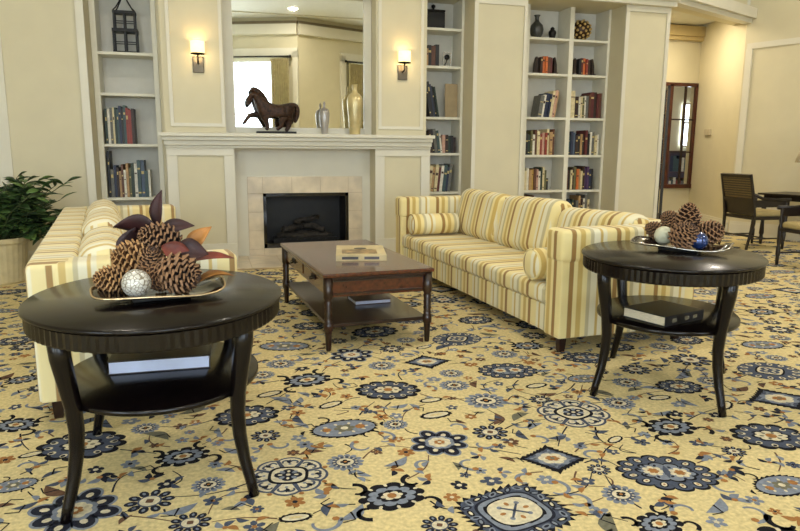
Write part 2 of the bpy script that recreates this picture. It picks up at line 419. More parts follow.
def motif(x, y, r, ty):
    rot = rr.uniform(-.35, .35)
    if ty == 'M':
        shape(x, y, r, r, rot, petal(8, .14), 2, 2); shape(x, y, r*.93, r*.93, rot, petal(8, .15), 4, 3)
        ringof(x, y, r*.98, r*.98, rot, 8, r*.07, 5, 3, PI/8, 1, 6)
        for k in range(8):
            t = rot+2*PI*k/8+PI/8; ribbon([(x+r*.45*math.cos(t), y+r*.45*math.sin(t)), (x+r*.86*math.cos(t), y+r*.86*math.sin(t))], r*.06, 2, 4)
            for q in (-1, 1): curl(x+r*.70*math.cos(t+q*.22), y+r*.70*math.sin(t+q*.22), r*.13, t+PI/2*q, -q*3.4, r*.04, 2, 4)
            t += PI/8; leaf(x+r*.74*math.cos(t), y+r*.74*math.sin(t), r*.22, t, 1, 4, .5); blob(x+r*.6*math.cos(t), y+r*.6*math.sin(t), r*.045, 3, 5)
        shape(x, y, r*.50, r*.45, rot, dia(3.2), 8, 5); shape(x, y, r*.42, r*.37, rot, dia(3.2), 4, 6)
        shape(x, y, r*.35, r*.31, rot, petal(4, .5), 1, 7); ringof(x, y, r*.22, r*.2, rot, 4, r*.06, 3, 8, PI/4); ringof(x, y, r*.2, r*.18, rot, 4, r*.04, 4, 8); blob(x, y, r*.06, 4, 9)
    elif ty == 'B':
        a = rot-.4; ca, sa = math.cos(a), math.sin(a)
        shape(x, y, r*1.1, r*.84, a, petal(14, .14), 8, 2, 140); shape(x, y, r*1.03, r*.77, a, petal(14, .14), 2, 3, 140)
        ringof(x, y, r*.84, r*.6, a, 14, r*.095, 1, 4, 0, 1.3, 10); ringof(x, y, r*.84, r*.6, a, 14, r*.06, 4, 5, 0, 1.5, 10); ringof(x, y, r*.84, r*.6, a, 14, r*.025, 5, 6, 0, 1.5)
        shape(x, y, r*.68, r*.46, a, petal(10, .2), 8, 5, 100); shape(x, y, r*.62, r*.40, a, petal(10, .2), 3, 6, 100)
        for q in (-1, 1):
            cx, cy = x+q*r*.28*ca, y+q*r*.28*sa
            shape(cx, cy, r*.24, r*.22, a, petal(7, .3), 4, 7, 56); shape(cx, cy, r*.13, r*.12, a, petal(6, .3), 5, 8, 36)
            ringof(cx, cy, r*.3, r*.27, a, 7, r*.035, 1, 7, .4)
        shape(x, y, r*.08, r*.3, a, dia(), 2, 8)
    elif ty == 'O':
        shape(x, y, r, r*.62, rot, saw(26, .14), 8, 2, 130); shape(x, y, r*.87, r*.5, rot, rnd, 3, 3)
        shape(x, y, r*.3, r*.26, rot, petal(6, .35), 7, 4); blob(x-r*.5*math.cos(rot), y-r*.5*math.sin(rot), r*.13, 5, 4)
        blob(x+r*.45*math.cos(rot), y+r*.45*math.sin(rot), r*.15, 5, 4); ringof(x, y, r*.62, r*.3, rot, 10, r*.045, 4, 4); blob(x, y, r*.11, 4, 5)
        curl(x+r*.6, y-r*.6, r*.3, 0, 4, r*.04, 8, 2); curl(x-r*.5, y+r*.65, r*.25, 2, -4, r*.04, 8, 2)
        for s_ in (-1, 1): leaf(x+s_*r*1.12*math.cos(rot), y+s_*r*1.12*math.sin(rot), r*.3, rot+1.2, 8, 2)
    elif ty == 'P':
        shape(x, y, r*.9, r*.7, rot, petal(10, .2), 8, 2, 100); shape(x, y, r*.66, r*.48, rot, petal(10, .22), 3, 3, 100)
        shape(x, y, r*.42, r*.3, rot, petal(8, .25), 8, 4); shape(x, y, r*.3, r*.2, rot, petal(6, .3), 4, 5); blob(x, y, r*.13, 5, 6)
        ringof(x, y, r*.75, r*.56, rot, 10, r*.05, 4, 4, .3)
        for s_ in (-1, 1):
            ca, sa = math.cos(rot), math.sin(rot)
            for u in (-1, 1):
                px, py = x+s_*r*.8*ca-u*r*.55*sa, y+s_*r*.8*sa+u*r*.55*ca
                curl(px, py, r*.34, rot+PI/2*u, s_*3.6, r*.08, 8, 2)
    elif ty == 'W':
        shape(x, y, r, r*.82, rot, petal(12, .16), 8, 2, 120); shape(x, y, r*.86, r*.68, rot, petal(12, .2), 2, 3, 120)
        ringof(x, y, r*.7, r*.56, rot, 12, r*.08, 4, 4, .2, 1.2); ringof(x, y, r*.72, r*.58, rot, 12, r*.05, 1, 5, .2, 1.2)
        shape(x, y, r*.5, r*.38, rot, petal(8, .25), 1, 5); shape(x, y, r*.42, r*.3, rot, petal(8, .28), 4, 6); blob(x, y, r*.14, 5, 7); ringof(x, y, r*.24, r*.18, rot, 6, r*.04, 7, 7)
    elif ty == 'E':
        for k in range(8):
            t = rot+2*PI*k/8; rr_ = .72 if k % 2 == 0 else .6
            cx, cy = x+r*rr_*math.cos(t), y+r*rr_*math.sin(t)
            shape(cx, cy, r*.38, r*.30, t, rnd, 3, 2, 16); shape(cx, cy, r*.31, r*.235, t, rnd, 1, 3, 14); shape(cx, cy, r*.12, r*.09, t, rnd, 4, 4, 8)
        shape(x, y, r*.52, r*.5, rot, petal(8, .15), 3, 5); shape(x, y, r*.4, r*.38, rot, petal(8, .18), 4, 6); shape(x, y, r*.2, r*.18, rot, petal(6, .3), 5, 7); blob(x, y, r*.07, 4, 8)
    elif ty == 'F':
        shape(x, y, r, r*.95, rot, petal(14, .25), 3, 2, 112); shape(x, y, r*.72, r*.7, rot, petal(14, .2), 2, 3, 112); shape(x, y, r*.46, r*.42, rot, rnd, 4, 4, 20)
        ringof(x, y, r*.6, r*.57, rot, 14, r*.05, 4, 4, .2)
        shape(x, y, r*.28, r*.26, rot, petal(4, .4), 8, 5, 24); blob(x, y, r*.1, 5, 6, 6)
    elif ty == 'N':
        ringof(x, y, r*.74, r*.7, rot, 10, r*.2, 1, 2, 0, 1.4, 10); ringof(x, y, r*.76, r*.72, rot, 10, r*.07, 3, 3, 0, 1.6)
        shape(x, y, r*.5, r*.48, rot, rnd, 2, 3, 24); shape(x, y, r*.42, r*.4, rot, rnd, 4, 4, 20); shape(x, y, r*.2, r*.2, rot+.5, dia(), 6, 5, 16)
    elif ty == 'R':
        shape(x, y, r, r*.5, rot+.3, saw(14, .15), 8, 2, 84); shape(x, y, r*.74, r*.3, rot+.3, rnd, 4, 3, 24); shape(x, y, r*.4, r*.12, rot+.3, rnd, 0, 4, 12)
    elif ty == 'C':
        a = rot-.25
        shape(x, y, r*1.2, r*1.05, a, dia(.92, 28, .12), 8, 2, 168); shape(x, y, r*.92, r*.76, a, dia(.95, 20, .08), 2, 3, 160); shape(x, y, r*.62, r*.5, a, petal(8, .22), 3, 4)
        ringof(x, y, r*.62, r*.5, a, 4, r*.06, 3, 4, 0, 2.2)
        shape(x, y, r*.46, r*.38, a, petal(6, .2), 4, 5); shape(x, y, r*.24, r*.18, a, petal(6, .3), 5, 6); blob(x, y, r*.08, 7, 7)
    elif ty == 'L':
        shape(x, y, r, r*.84, rot, petal(16, .1), 2, 2, 128); ringof(x, y, r*.8, r*.66, rot, 14, r*.085, 4, 3, 0, 1.5, 10); ringof(x, y, r*.8, r*.66, rot, 14, r*.045, 1, 4, 0, 1.5)
        ringof(x, y, r*.95, r*.8, rot, 16, r*.04, 1, 3, .2)
        shape(x, y, r*.52, r*.46, rot, dia(1.3), 8, 5); shape(x, y, r*.45, r*.39, rot, dia(1.3), 4, 6); shape(x, y, r*.34, r*.3, rot, petal(4, .4), 2, 7); ringof(x, y, r*.16, r*.14, rot, 4, r*.05, 4, 8)
    elif ty == 'D':
        shape(x, y, r*1.12, r*1.0, rot, dia(4.5, 36, .16), 8, 2, 216); shape(x, y, r*1.0, r*.88, rot, dia(5, 28, .05), 2, 3, 168)
        for q in range(28):
            t = 2*PI*q/28; k = dia(5)(t)*.86; cx, cy = r*k*math.cos(t), r*k*.88*math.sin(t); ca, sa = math.cos(rot), math.sin(rot)
            cx, cy = x+cx*ca-cy*sa, y+cx*sa+cy*ca
            shape(cx, cy, r*.13, r*.07, t*2+q, rnd, (8, 3, 1)[q % 3], 4, 10); shape(cx, cy, r*.075, r*.035, t*2+q, rnd, (4, 1, 3)[q % 3], 5, 8)
        shape(x, y, r*.74, r*.66, rot, dia(4), 1, 5, 96); shape(x, y, r*.69, r*.61, rot, dia(3.6), 3, 6, 96); shape(x, y, r*.62, r*.54, rot, dia(3, 8, .08), 8, 7, 96); shape(x, y, r*.56, r*.48, rot, dia(2.6), 4, 8, 96)
        for q in range(4):
            t = rot+PI/4+q*PI/2; ribbon([(x, y), (x+r*.3*math.cos(t), y+r*.3*math.sin(t))], r*.03, 2, 9); blob(x+r*.32*math.cos(t), y+r*.32*math.sin(t), r*.06, 3, 9)
        ringof(x, y, r*.3, r*.28, rot, 4, r*.05, 5, 9)
def small(x, y, s_=1.0):
    k = rr.random(); a = rr.uniform(0, 2*PI)
    if k < .30:
        n = rr.choice((5, 6)); c = rr.choice((3, 3, 2, 5, 6)); ringof(x, y, .018*s_, .018*s_, a, n, .010*s_, c, 2, 0, 1.3, 6); blob(x, y, .008*s_, rr.choice((4, 1, 5)), 3, 6)
    elif k < .58:
        leaf(x, y, rr.uniform(.06, .13)*s_, a, rr.choice((3, 2, 3, 7, 6)), 2); ribbon([(x, y), (x+.05*math.cos(a+1), y+.05*math.sin(a+1)), (x+.07*math.cos(a+.3), y+.07*math.sin(a+.3))], .004, 8, 3)
    elif k < .78:
        for q in range(3): leaf(x+.025*math.cos(a+q*1.3), y+.025*math.sin(a+q*1.3), .05*s_, a+q*1.3, rr.choice((1, 2, 5, 3)), 2, .5)
        blob(x, y, .01*s_, 5, 3, 6)
    elif k < .9:
        curl(x, y, .055*s_, a, rr.choice((-3.5, 3.5)), .009, 3, 2); blob(x+.05*math.cos(a), y+.05*math.sin(a), .014, 5, 3, 6)
    else:
        shape(x, y, .04*s_, .032*s_, a, petal(5, .45), rr.choice((2, 1, 3)), 2, 30); blob(x, y, .011, 4, 3, 6)
MOT = [(0.24,2.36,.152,'M'),(0.53,2.73,.16,'O'),(0.47,2.41,.075,'F'),(0.58,2.11,.139,'P'),(0.12,2.99,.153,'W'),(0.84,3.14,.171,'W'),(0.23,2.06,.061,'R'),(0.89,2.48,.127,'E'),(1.14,2.52,.08,'N'),(1.27,2.87,.109,'F'),(1.61,2.62,.171,'M'),(1.28,2.22,.125,'C'),(0.96,1.9,.165,'D'),(1.65,2.0,.175,'B'),(1.95,2.36,.136,'P'),(2.31,2.16,.172,'W'),(2.0,1.8,.124,'O'),(1.39,1.7,.1,'P'),(1.89,2.67,.084,'F'),(1.63,2.31,.052,'R'),(2.71,2.51,.157,'C'),(-.49,2.3,.146,'E'),(-.74,2.55,.087,'O'),(-.25,2.3,.084,'N'),(-.56,2.85,.179,'W'),(-.88,3.15,.115,'P'),(-.15,2.63,.12,'P'),(-.32,2.96,.062,'F'),(-.11,2.12,.069,'N'),(1.57,3.26,.158,'B'),(1.18,3.53,.129,'C'),(1.52,3.93,.172,'L'),(1.9,3.67,.121,'P'),(1.83,4.36,.14,'W'),(1.92,3.03,.104,'O'),(0.78,3.77,.133,'E'),(0.46,3.4,.15,'P'),(0.41,4.06,.17,'O'),(0.35,3.71,.087,'F'),(0.64,4.5,.133,'W'),(1.04,4.24,.17,'W'),(1.05,3.83,.081,'N'),(2.71,3.16,.126,'N'),(3.38,3.3,.15,'O'),(3.01,2.87,.183,'L'),(2.34,2.79,.128,'W'),(2.56,2.82,.071,'F'),(4.53,4.5,.158,'O'),(4.09,4.03,.142,'P'),(3.79,3.57,.106,'N'),(4.16,4.77,.135,'F'),(2.98,3.52,.12,'W'),(-1.25,4.62,.127,'W'),(-1.01,3.8,.095,'P'),(-1.15,4.46,.093,'N'),(-1.54,5.53,.113,'O'),(-1.7,6.27,.144,'W'),(2.38,2.51,.074,'R'),(1.38,1.9,.072,'F'),(-.02,3.5,.08,'F'),(0.52,3.02,.073,'R'),(1.01,2.95,.065,'R'),(1.54,2.81,.06,'N'),(-.74,2.81,.052,'R'),(1.41,2.09,.047,'N'),(2.04,2.08,.05,'N'),(0.76,2.71,.059,'F')]
occ = []
for x, y, r, t in MOT: motif(x, y, r, t); occ.append((x, y, r))
def free(x, y, r, pad): return all((x-a)**2+(y-b)**2 > (r+c+pad)**2 for a, b, c in occ)
tr = 0
while tr < 9000:                                         # the rest of the big and mid flowers
    tr += 1; x, y = rr.uniform(-2.6, 8.2), rr.uniform(1.0, 9.6)
    big = tr < 5500; r = rr.uniform(.12, .17) if big else rr.uniform(.06, .09)
    if free(x, y, r, .07 if big else .035):
        motif(x, y, r, rr.choice('MOPWEBLCWP') if big else rr.choice('FNRF')); occ.append((x, y, r))
tr = 0; small_n = 0
while tr < 26000 and small_n < 2600:
    tr += 1; x, y = rr.uniform(-2.2, 6.5), rr.uniform(1.2, 7.0)
    if free(x, y, .03, .006):
        small(x, y, rr.uniform(.8, 1.3)); occ.append((x, y, .03)); small_n += 1
for i in range(len(MOT)):                                # vines joining neighbours
    x, y, r, t = MOT[i]
    for (a, b, c, t2) in MOT[i+1:]:
        dd = math.hypot(a-x, b-y)
        if r+c+.05 < dd < r+c+.28:
            n = 10; mx, my = -(b-y)/dd, (a-x)/dd; bend = rr.uniform(-.07, .07); pts = []
            for k in range(n+1):
                f = (r+(dd-r-c)*k/n)/dd; o_ = bend*math.sin(PI*k/n); pts.append((x+(a-x)*f+mx*o_, y+(b-y)*f+my*o_))
            ribbon(pts, .004, rr.choice((8, 6, 1)), 1)
            if dd-r-c > .1:
                for q in (3, 6): leaf(pts[q][0]+rr.uniform(-.02, .02), pts[q][1]+rr.uniform(-.02, .02), .05, rr.uniform(0, 6), rr.choice((2, 3, 5)), 3, .45)
me = bpy.data.meshes.new('floor'); rug.to_mesh(me); rug.free()
for i, c in enumerate(PAL): me.materials.append(carpet_mat(i, c))
o = bpy.data.objects.new('floor', me); C.objects.link(o); struct(o, 'yellow carpet with navy and blue floral medallions')

# ------------------------------------------------------------------ fireplace
t = thing('fireplace', 'cream mantelpiece and tiled gas fireplace with a dark firebox', 'fireplace', (0, 0, 0))
m = MB(); m.box(-.485, 2.505, 7.30, 7.72, 1.355, 1.394); m.box(-.465, 2.490, 7.335, 7.72, 1.315, 1.355); m.box(-.445, 2.490, 7.375, 7.72, 1.265, 1.315)
m.box(-.435, 2.490, 7.41, 7.72, 1.235, 1.265); m.build('mantel_shelf', TRIM, t, bevel=.006)
for x0, x1, nm in ((-.43, .265, 0), (1.83, 2.49, 1)):
    m = MB(); m.box(x0, x1, W, 7.74, .0, 1.235)
    for a, b, c_, d_ in ((x0, x1, 1.155, 1.24), (x0, x1, 0, .205), (x0, x0+.11, .205, 1.155), (x1-.11, x1, .205, 1.155)):
        m.box(a, b, W-.022, W, c_, d_, 1)
    m.build('pilaster', [PAINT, TRIM], t, bevel=.004)
m = MB(); m.box(.265, 1.83, 7.7, 7.9, .918, 1.3); m.box(.265, .405, 7.7, 7.9, 0, .918); m.box(1.734, 1.83, 7.7, 7.9, 0, .918)
m.build('fascia', TRIM, t)
m = MB(); FX0, FX1, FZ0, FZ1 = .575, 1.565, .10, .73
m.box(.405, 1.734, 7.695, 7.85, FZ1, .918, 1); m.box(.405, FX0, 7.695, 7.85, 0, FZ1, 1); m.box(FX1, 1.734, 7.695, 7.85, 0, FZ1, 1); m.box(FX0, FX1, 7.695, 7.85, 0, FZ0, 1)
def tl(x0, x1, z0, z1): m.box(x0+.002, x1-.002, 7.688, 7.7, z0+.002, z1-.002, 0)
n = 4
tl(.405, FX0, FZ1, .918); tl(FX1, 1.734, FZ1, .918)
for k in range(3): tl(FX0+(FX1-FX0)*k/3, FX0+(FX1-FX0)*(k+1)/3, FZ1, .918)
for k in range(3):
    for a, b in ((.405, FX0), (FX1, 1.734)): tl(a, b, .09+k*.64/3, .09+(k+1)*.64/3)
for a, b in ((.405, FX0), (FX1, 1.734)): tl(a, b, 0, .09)
for k in range(3): tl(FX0+(FX1-FX0)*k/3, FX0+(FX1-FX0)*(k+1)/3, 0, FZ0)
m.build('tile_surround', [TILE, GROUT], t)
m = MB(); m.box(FX0, FX1, 8.14, 8.16, FZ0, FZ1); m.box(FX0, FX0+.02, 7.7, 8.15, FZ0, FZ1); m.box(FX1-.02, FX1, 7.7, 8.15, FZ0, FZ1)
m.box(FX0, FX1, 7.7, 8.15, FZ0, FZ0+.02); m.box(FX0, FX1, 7.7, 8.15, FZ1-.02, FZ1); fb = m.build('firebox', SOOT, t)
m = MB(); e = .035
m.box(FX0, FX1, 7.685, 7.71, FZ1-e, FZ1); m.box(FX0, FX1, 7.685, 7.71, FZ0, FZ0+e*1.4); m.box(FX0, FX0+e, 7.685, 7.71, FZ0, FZ1); m.box(FX1-e, FX1, 7.685, 7.71, FZ0, FZ1)
m.build('black_frame', GLASSY, t)
m = MB()
for i, (x0, y0, z0, x1, y1, z1, r) in enumerate(((.75, 7.95, .2, 1.4, 7.9, .21, .05), (.8, 8.05, .22, 1.35, 8.0, .2, .055), (.82, 7.86, .29, 1.12, 8.04, .33, .04), (1.3, 7.86, .28, 1.0, 8.04, .36, .04), (.95, 7.88, .38, 1.25, 7.98, .42, .032))):
    q = MB(); pts = [Vector((x0, y0, z0)).lerp(Vector((x1, y1, z1)), k/6)+Vector((0, 0, .012*math.sin(k*2+i))) for k in range(7)]
    q.tube(pts, [r*(.85+.15*math.sin(k*3+i)) for k in range(7)], 10); q.build('log', LOGM, fb)
m.box(.7, 1.45, 7.84, 7.86, .12, .19); m.box(.7, 1.45, 8.06, 8.08, .12, .19)
for k in range(9): m.box(.72+k*.085, .735+k*.085, 7.83, 8.08, .165, .18)
m.build('grate', BLACKM, fb)
m = MB(); m.box(.06, 2.0, 6.86, 7.695, 0.0, .014, 1)
for i in range(6):
    for j in range(3): m.box(.062+i*.323, .38+i*.323, 6.862+j*.278, 7.135+j*.278, .012, .02)
m.build('hearth', [TILE, GROUT], t)

m = MB(); m.box(.28, 1.78, 7.69, 7.70, 1.46, 2.95)
mm = bpy.data.materials.new('mirror_glass'); mm.use_nodes = True; b = mm.node_tree.nodes['Principled BSDF']
b.inputs['Metallic'].default_value = 1; b.inputs['Roughness'].default_value = .015; b.inputs['Base Color'].default_value = (.86, .87, .84, 1)
t = thing('wall_mirror', 'large mirror above the mantel reflecting windows and a ceiling light', 'mirror', (0, 0, 0))
m.build('mirror_glass', mm, t)
m = MB()
m.box(.19, .30, 7.665, 7.715, 1.396, 2.99); m.box(1.755, 1.843, 7.665, 7.715, 1.396, 2.99); m.box(.30, 1.755, 7.666, 7.714, 1.396, 1.47); m.box(.30, 1.755, 7.666, 7.714, 2.93, 2.99)
m.build('mirror_frame', TRIM, t, bevel=.004)

# ------------------------------------------------------------------ bookcases
def bookcase(label, x0, x1, shelves, divs=(), stileL=.06, stileR=.06, group=None):
    t = thing('bookcase', label, 'bookcase', ((x0+x1)/2, RC, 0), 0, 'built-in bookcases'); cx = (x0+x1)/2
    m = MB(); m.box(x0-cx, x1-cx, .31, .33, 0, TOPZ); m.build('back_panel', SHELFB, t)
    for a, b in ((x0-stileL, x0), (x1, x1+stileR)):
        m = MB(); m.box(a-cx, b-cx, 0, .32, 0, TOPZ); m.build('side_panel', SHELFW, t, bevel=.003)
    for a, b in divs:
        m = MB(); m.box(a-cx, b-cx, 0, .31, 0, TOPZ); m.build('divider', SHELFW, t, bevel=.003)
    edges = [x0]+[v for dv in divs for v in dv]+[x1]
    for k in range(0, len(edges), 2):
        for z in shelves:
            m = MB(); m.box(edges[k]-cx, edges[k+1]-cx, .004, .31, z-.03, z); m.build('shelf', SHELFW, t, bevel=.002)
    m = MB(); m.box(x0-cx, x1-cx, 0.002, .31, 0, .12); m.build('plinth', SHELFW, t)
    return t
bookcase('narrow built-in bookcase left of the fireplace, holding a lantern', -1.07, -.53, (2.226, 1.806, 1.274, .70, .3), (), .058, .05)
bookcase('narrow built-in bookcase between fireplace and wall column', 2.50, 2.975, (2.659, 2.224, 1.626, 1.195, .72, .3), (), .05, .033)
bookcase('double built-in bookcase on the right with a centre divider', 3.874, 4.975, (2.619, 2.189, 1.650, 1.177, .726, .3), ((4.425, 4.487),), .19, .033)

# ------------------------------------------------------------------ books
ORD = ['first', 'second', 'third', 'fourth', 'fifth', 'sixth', 'seventh', 'eighth', 'ninth', 'tenth', 'eleventh', 'twelfth', 'thirteenth', 'fourteenth', 'fifteenth', 'sixteenth']
COLS = {'black': (26, 26, 30), 'navy': (30, 40, 66), 'dark green': (34, 52, 44), 'teal': (56, 78, 80), 'grey': (100, 100, 94), 'white': (214, 210, 194), 'cream': (206, 192, 150),
        'tan': (170, 136, 92), 'red': (136, 52, 42), 'orange': (196, 104, 48), 'brown': (88, 52, 34), 'dark brown': (48, 30, 24), 'maroon': (88, 34, 34), 'blue': (72, 86, 106), 'purple': (72, 50, 86), 'gold': (176, 140, 68), 'pink': (190, 150, 130), 'olive': (96, 94, 58)}
def book_mats(c):
    return [mat('cover_'+c.replace(' ', '_'), COLS[c], .5, noise=.12, scale=30), PAPER,
            mat('spine_band_'+('light' if sum(COLS[c]) < 330 else 'dark'), (190, 170, 110) if sum(COLS[c]) < 330 else (70, 44, 36), .5)]
def shelf_books(x0, z, spec, where, gap=.002, lean_at=None, y=RC+.03, group=None):
    """spec: list of (colour, thickness, height[, tilt])"""
    x = x0
    for i, sp in enumerate(spec):
        c, th, h = sp[:3]; tilt = sp[3] if len(sp) > 3 else 0
        dep = min(.24, h*.74); yy = y+random.uniform(0, .025)
        ms = book_mats(c)
        q = MB(); q.box(0, th, 0, .004, 0, h); q.box(0, .003, .004, dep, 0, h); q.box(th-.003, th, .004, dep, 0, h)
        if th > .016 and random.random() < .6:
            u = random.uniform(.6, .78); v = random.uniform(.03, .12); q.box(.004, th-.004, -.0012, 0, h*u, h*(u+v), 2)
            if random.random() < .4: q.box(.004, th-.004, -.0012, 0, h*.1, h*.14, 2)
        ww = th*math.cos(tilt)+ (h*math.sin(abs(tilt)) if False else 0)
        lx = x
        o = q.build('book', ms, None, (lx, yy, z+.0005+(th*math.sin(tilt) if tilt > 0 else 0)), (0, tilt, 0))
        if tilt > 0: o.location.z = z+.0005+th*math.sin(tilt)
        q = MB(); q.box(.003, th-.003, .004, dep-.006, .004, h-.004); q.build('pages', ms[1], o)
        tag(o, '%s book, %s from the left on the %s' % (c, ORD[i], where), 'book', group or ('books on the '+where))
        x += th/max(.5, math.cos(tilt))+gap
    return x
def spec(names, th=(.018, .04), h=(.2, .27), tilt=0):
    return [(n, random.uniform(*th), random.uniform(*h), tilt) for n in names]
sn = 'dark green,white,grey,cream,dark green,teal,navy,black,teal,red,red,dark brown'.split(',')
shelf_books(-1.05, 1.274, spec(sn, (.018, .028), (.36, .41)), 'upper book shelf, left bookcase')
sn = 'black,grey,navy,dark brown,tan,brown,white,tan,olive,dark green,white,teal,blue,teal,white'.split(',')
bs = spec(sn, (.021, .033), (.27, .38)); bs[0] = ('black', .022, .50, 0); bs[11] = ('teal', .035, .40, 0); bs[12] = ('blue', .035, .40, 0)
shelf_books(-1.055, .70, bs, 'lower book shelf, left bookcase')
sn = 'tan,black,brown,black'.split(',')
shelf_books(2.55, 2.224, [('tan', .02, .2), ('black', .04, .24), ('brown', .05, .235), ('black', .045, .25)], 'second shelf, middle bookcase')
shelf_books(2.60, 1.626, [('black', .024, .42, -.17), ('black', .024, .42, -.17), ('navy', .022, .39, -.17), ('black', .02, .37, -.17), ('dark green', .02, .36, -.17)], 'third shelf, middle bookcase')
# fix: leaning books lean to the left, spread their feet
sn = [('tan', .03, .2, -.12), ('maroon', .028, .2, -.12), ('dark brown', .025, .27, -.12), ('black', .025, .27, -.12), ('grey', .035, .29, -.12), ('teal', .03, .27, -.12), ('white', .02, .24, -.12), ('pink', .04, .22, -.0), ('dark brown', .035, .22, 0), ('dark green', .03, .2, 0), ('black', .03, .21, 0), ('dark brown', .03, .19, 0)]
shelf_books(2.56, 1.195, sn, 'fourth shelf, middle bookcase')
sn = [(c, a*1.22, h, .1) for c, a, h in (('dark green', .02, .3), ('olive', .03, .29), ('cream', .035, .32), ('tan', .028, .3), ('cream', .032, .33), ('maroon', .024, .3), ('white', .03, .32), ('teal', .03, .33), ('navy', .024, .3), ('grey', .028, .34))]
shelf_books(2.515, .72, sn, 'fifth shelf, middle bookcase')
# double bookcase
shelf_books(4.06, 2.189, [('dark brown', .03, .2), ('orange', .032, .21), ('orange', .028, .21), ('brown', .036, .2), ('maroon', .032, .2)], 'left second shelf, double bookcase')
shelf_books(4.60, 2.189, [('black', .032, .2), ('maroon', .03, .21), ('orange', .032, .21), ('red', .028, .2), ('dark brown', .034, .19)], 'right second shelf, double bookcase')
shelf_books(4.04, 1.650, [('grey', .05, .27, .15), ('white', .03, .28, .15), ('navy', .05, .3, .15), ('navy', .025, .29, .15), ('cream', .035, .33, .15), ('pink', .028, .34, .15), ('tan', .025, .33, .15)], 'left third shelf, double bookcase')
shelf_books(4.50, 1.650, [('cream', .075, .34), ('dark brown', .045, .27), ('white', .02, .26), ('cream', .028, .27), ('olive', .03, .26), ('white', .018, .28), ('grey', .04, .28), ('brown', .028, .3), ('maroon', .045, .33), ('dark brown', .04, .33), ('maroon', .035, .31), ('brown', .035, .32)], 'right third shelf, double bookcase')
sn = 'black,dark green,olive,white,brown,cream,red,pink,red,cream,tan,brown'.split(',')
shelf_books(3.89, 1.177, spec(sn, (.028, .042), (.24, .33)), 'left fourth shelf, double bookcase')
sn = 'teal,navy,blue,dark brown,black,tan,dark brown,maroon,black,white,grey,cream,white'.split(',')
shelf_books(4.50, 1.177, spec(sn, (.026, .038), (.25, .32)), 'right fourth shelf, double bookcase')
sn = 'cream,white,tan,gold,brown,pink,white,dark green,cream,olive,black'.split(',')
bs = spec(sn, (.022, .036), (.24, .3)); bs[-1] = ('black', .03, .15, 0)
shelf_books(3.89, .726, bs, 'left fifth shelf, double bookcase')
sn = 'brown,black,cream,dark brown,olive,orange,tan,cream,dark brown,purple,purple,navy,black'.split(',')
shelf_books(4.50, .726, spec(sn, (.024, .036), (.24, .31)), 'right fifth shelf, double bookcase')
sn = 'black,maroon,grey,dark brown,maroon,pink,grey,pink,brown,tan'.split(',')
shelf_books(3.89, .30, spec(sn, (.024, .036), (.24, .36)), 'left lowest shelf, double bookcase')
sn = 'dark brown,navy,teal,dark green,black,grey,tan,dark brown,white,grey,cream'.split(',')
shelf_books(4.50, .30, spec(sn, (.024, .038), (.26, .36)), 'right lowest shelf, double bookcase')
# ledger folders and board on the narrow bookcase
m = MB(); m.box(0, .17, 0, .012, 0, .40); o = m.build('cardboard_folder', mat('tan_board', (158, 140, 108), .8), None, (2.80, RC+.05, 1.6265), (-.03, 0, math.radians(8)))
tag(o, 'brown cardboard folder standing beside the black binders, middle bookcase', 'folder')

# shelf ornaments -----------------------------------------------------
t = thing('lantern', 'black pagoda-shaped lantern on the top shelf of the left bookcase', 'lantern', (-.80, RC+.14, 2.2265)); t.scale = (.84, .84, .86)
m = MB(); m.box(-.15, .15, -.1, .1, 0, .02)
for z0, z1, wx, wy in ((.02, .25, .135, .09), (.29, .47, .12, .08)):
    for sx in (-1, 0, 1):
        for sy in (-1, 1): m.box(sx*wx-.011, sx*wx+.011, sy*wy-.011, sy*wy+.011, z0, z1)
    for sy in (-1, 1): m.box(-wx, wx, sy*wy-.005, sy*wy+.005, z0+(z1-z0)*.45, z0+(z1-z0)*.45+.01)
m.build('frame', BLACKM, t)
m = MB(); m.box(-.15, .15, -.1, .1, .25, .29); m.build('middle_tier', BLACKM, t, bevel=.004)
m = MB(); m.box(-.135, .135, -.09, .09, .47, .50)
for sx in (-1, 1):
    for sy in (-1, 1): m.tube([(sx*.125, sy*.08, .5), (sx*.09, sy*.06, .54), (sx*.045, sy*.03, .62), (sx*.02, sy*.01, .68)], .008, 6)
m.box(-.035, .035, -.03, .03, .67, .69); m.build('roof', BLACKM, t)
m = MB(); m.lathe([(0, .69), (.022, .70), (.014, .72), (.022, .74), (.006, .765), (0, .77)], 12); m.build('finial', BLACKM, t)
t = thing('lidded_box', 'black lidded box with a ball knob on the top shelf of the middle bookcase', 'box', (2.66, RC+.14, 2.6595))
m = MB(); m.box(-.12, .12, -.09, .09, 0, .19); m.build('body', BLACKM, t, bevel=.008)
m = MB(); m.box(-.125, .125, -.095, .095, .19, .215); q = m.build('lid', BLACKM, t, bevel=.01)
m = MB(); m.lathe([(0, .21), (.012, .215), (.012, .24), (.026, .255), (.026, .275), (0, .29)], 12); m.build('knob', BLACKM, q)
t = thing('ornamental_clock', 'small dark round framed ornament beside books, middle bookcase second shelf', 'ornament', (2.84, RC+.13, 2.2245))
m = MB(); m.box(-.05, .05, -.01, .01, .0, .02); m.box(-.05, .05, -.008, .008, .17, .18); m.box(-.05, -.04, -.008, .008, .02, .17); m.box(.04, .05, -.008, .008, .02, .17); m.build('frame', SILVER, t)
m = MB(); m.lathe([(0, -.006), (.033, -.006), (.033, .006), (0, .006)], 20, 0, TR(0, 0, .12) @ Matrix.Rotation(PI/2, 4, 'X')); m.tube([(-.03, 0, .02), (-.01, 0, .06), (0, 0, .1)], .007, 6); m.build('medallion', BLACKM, t)
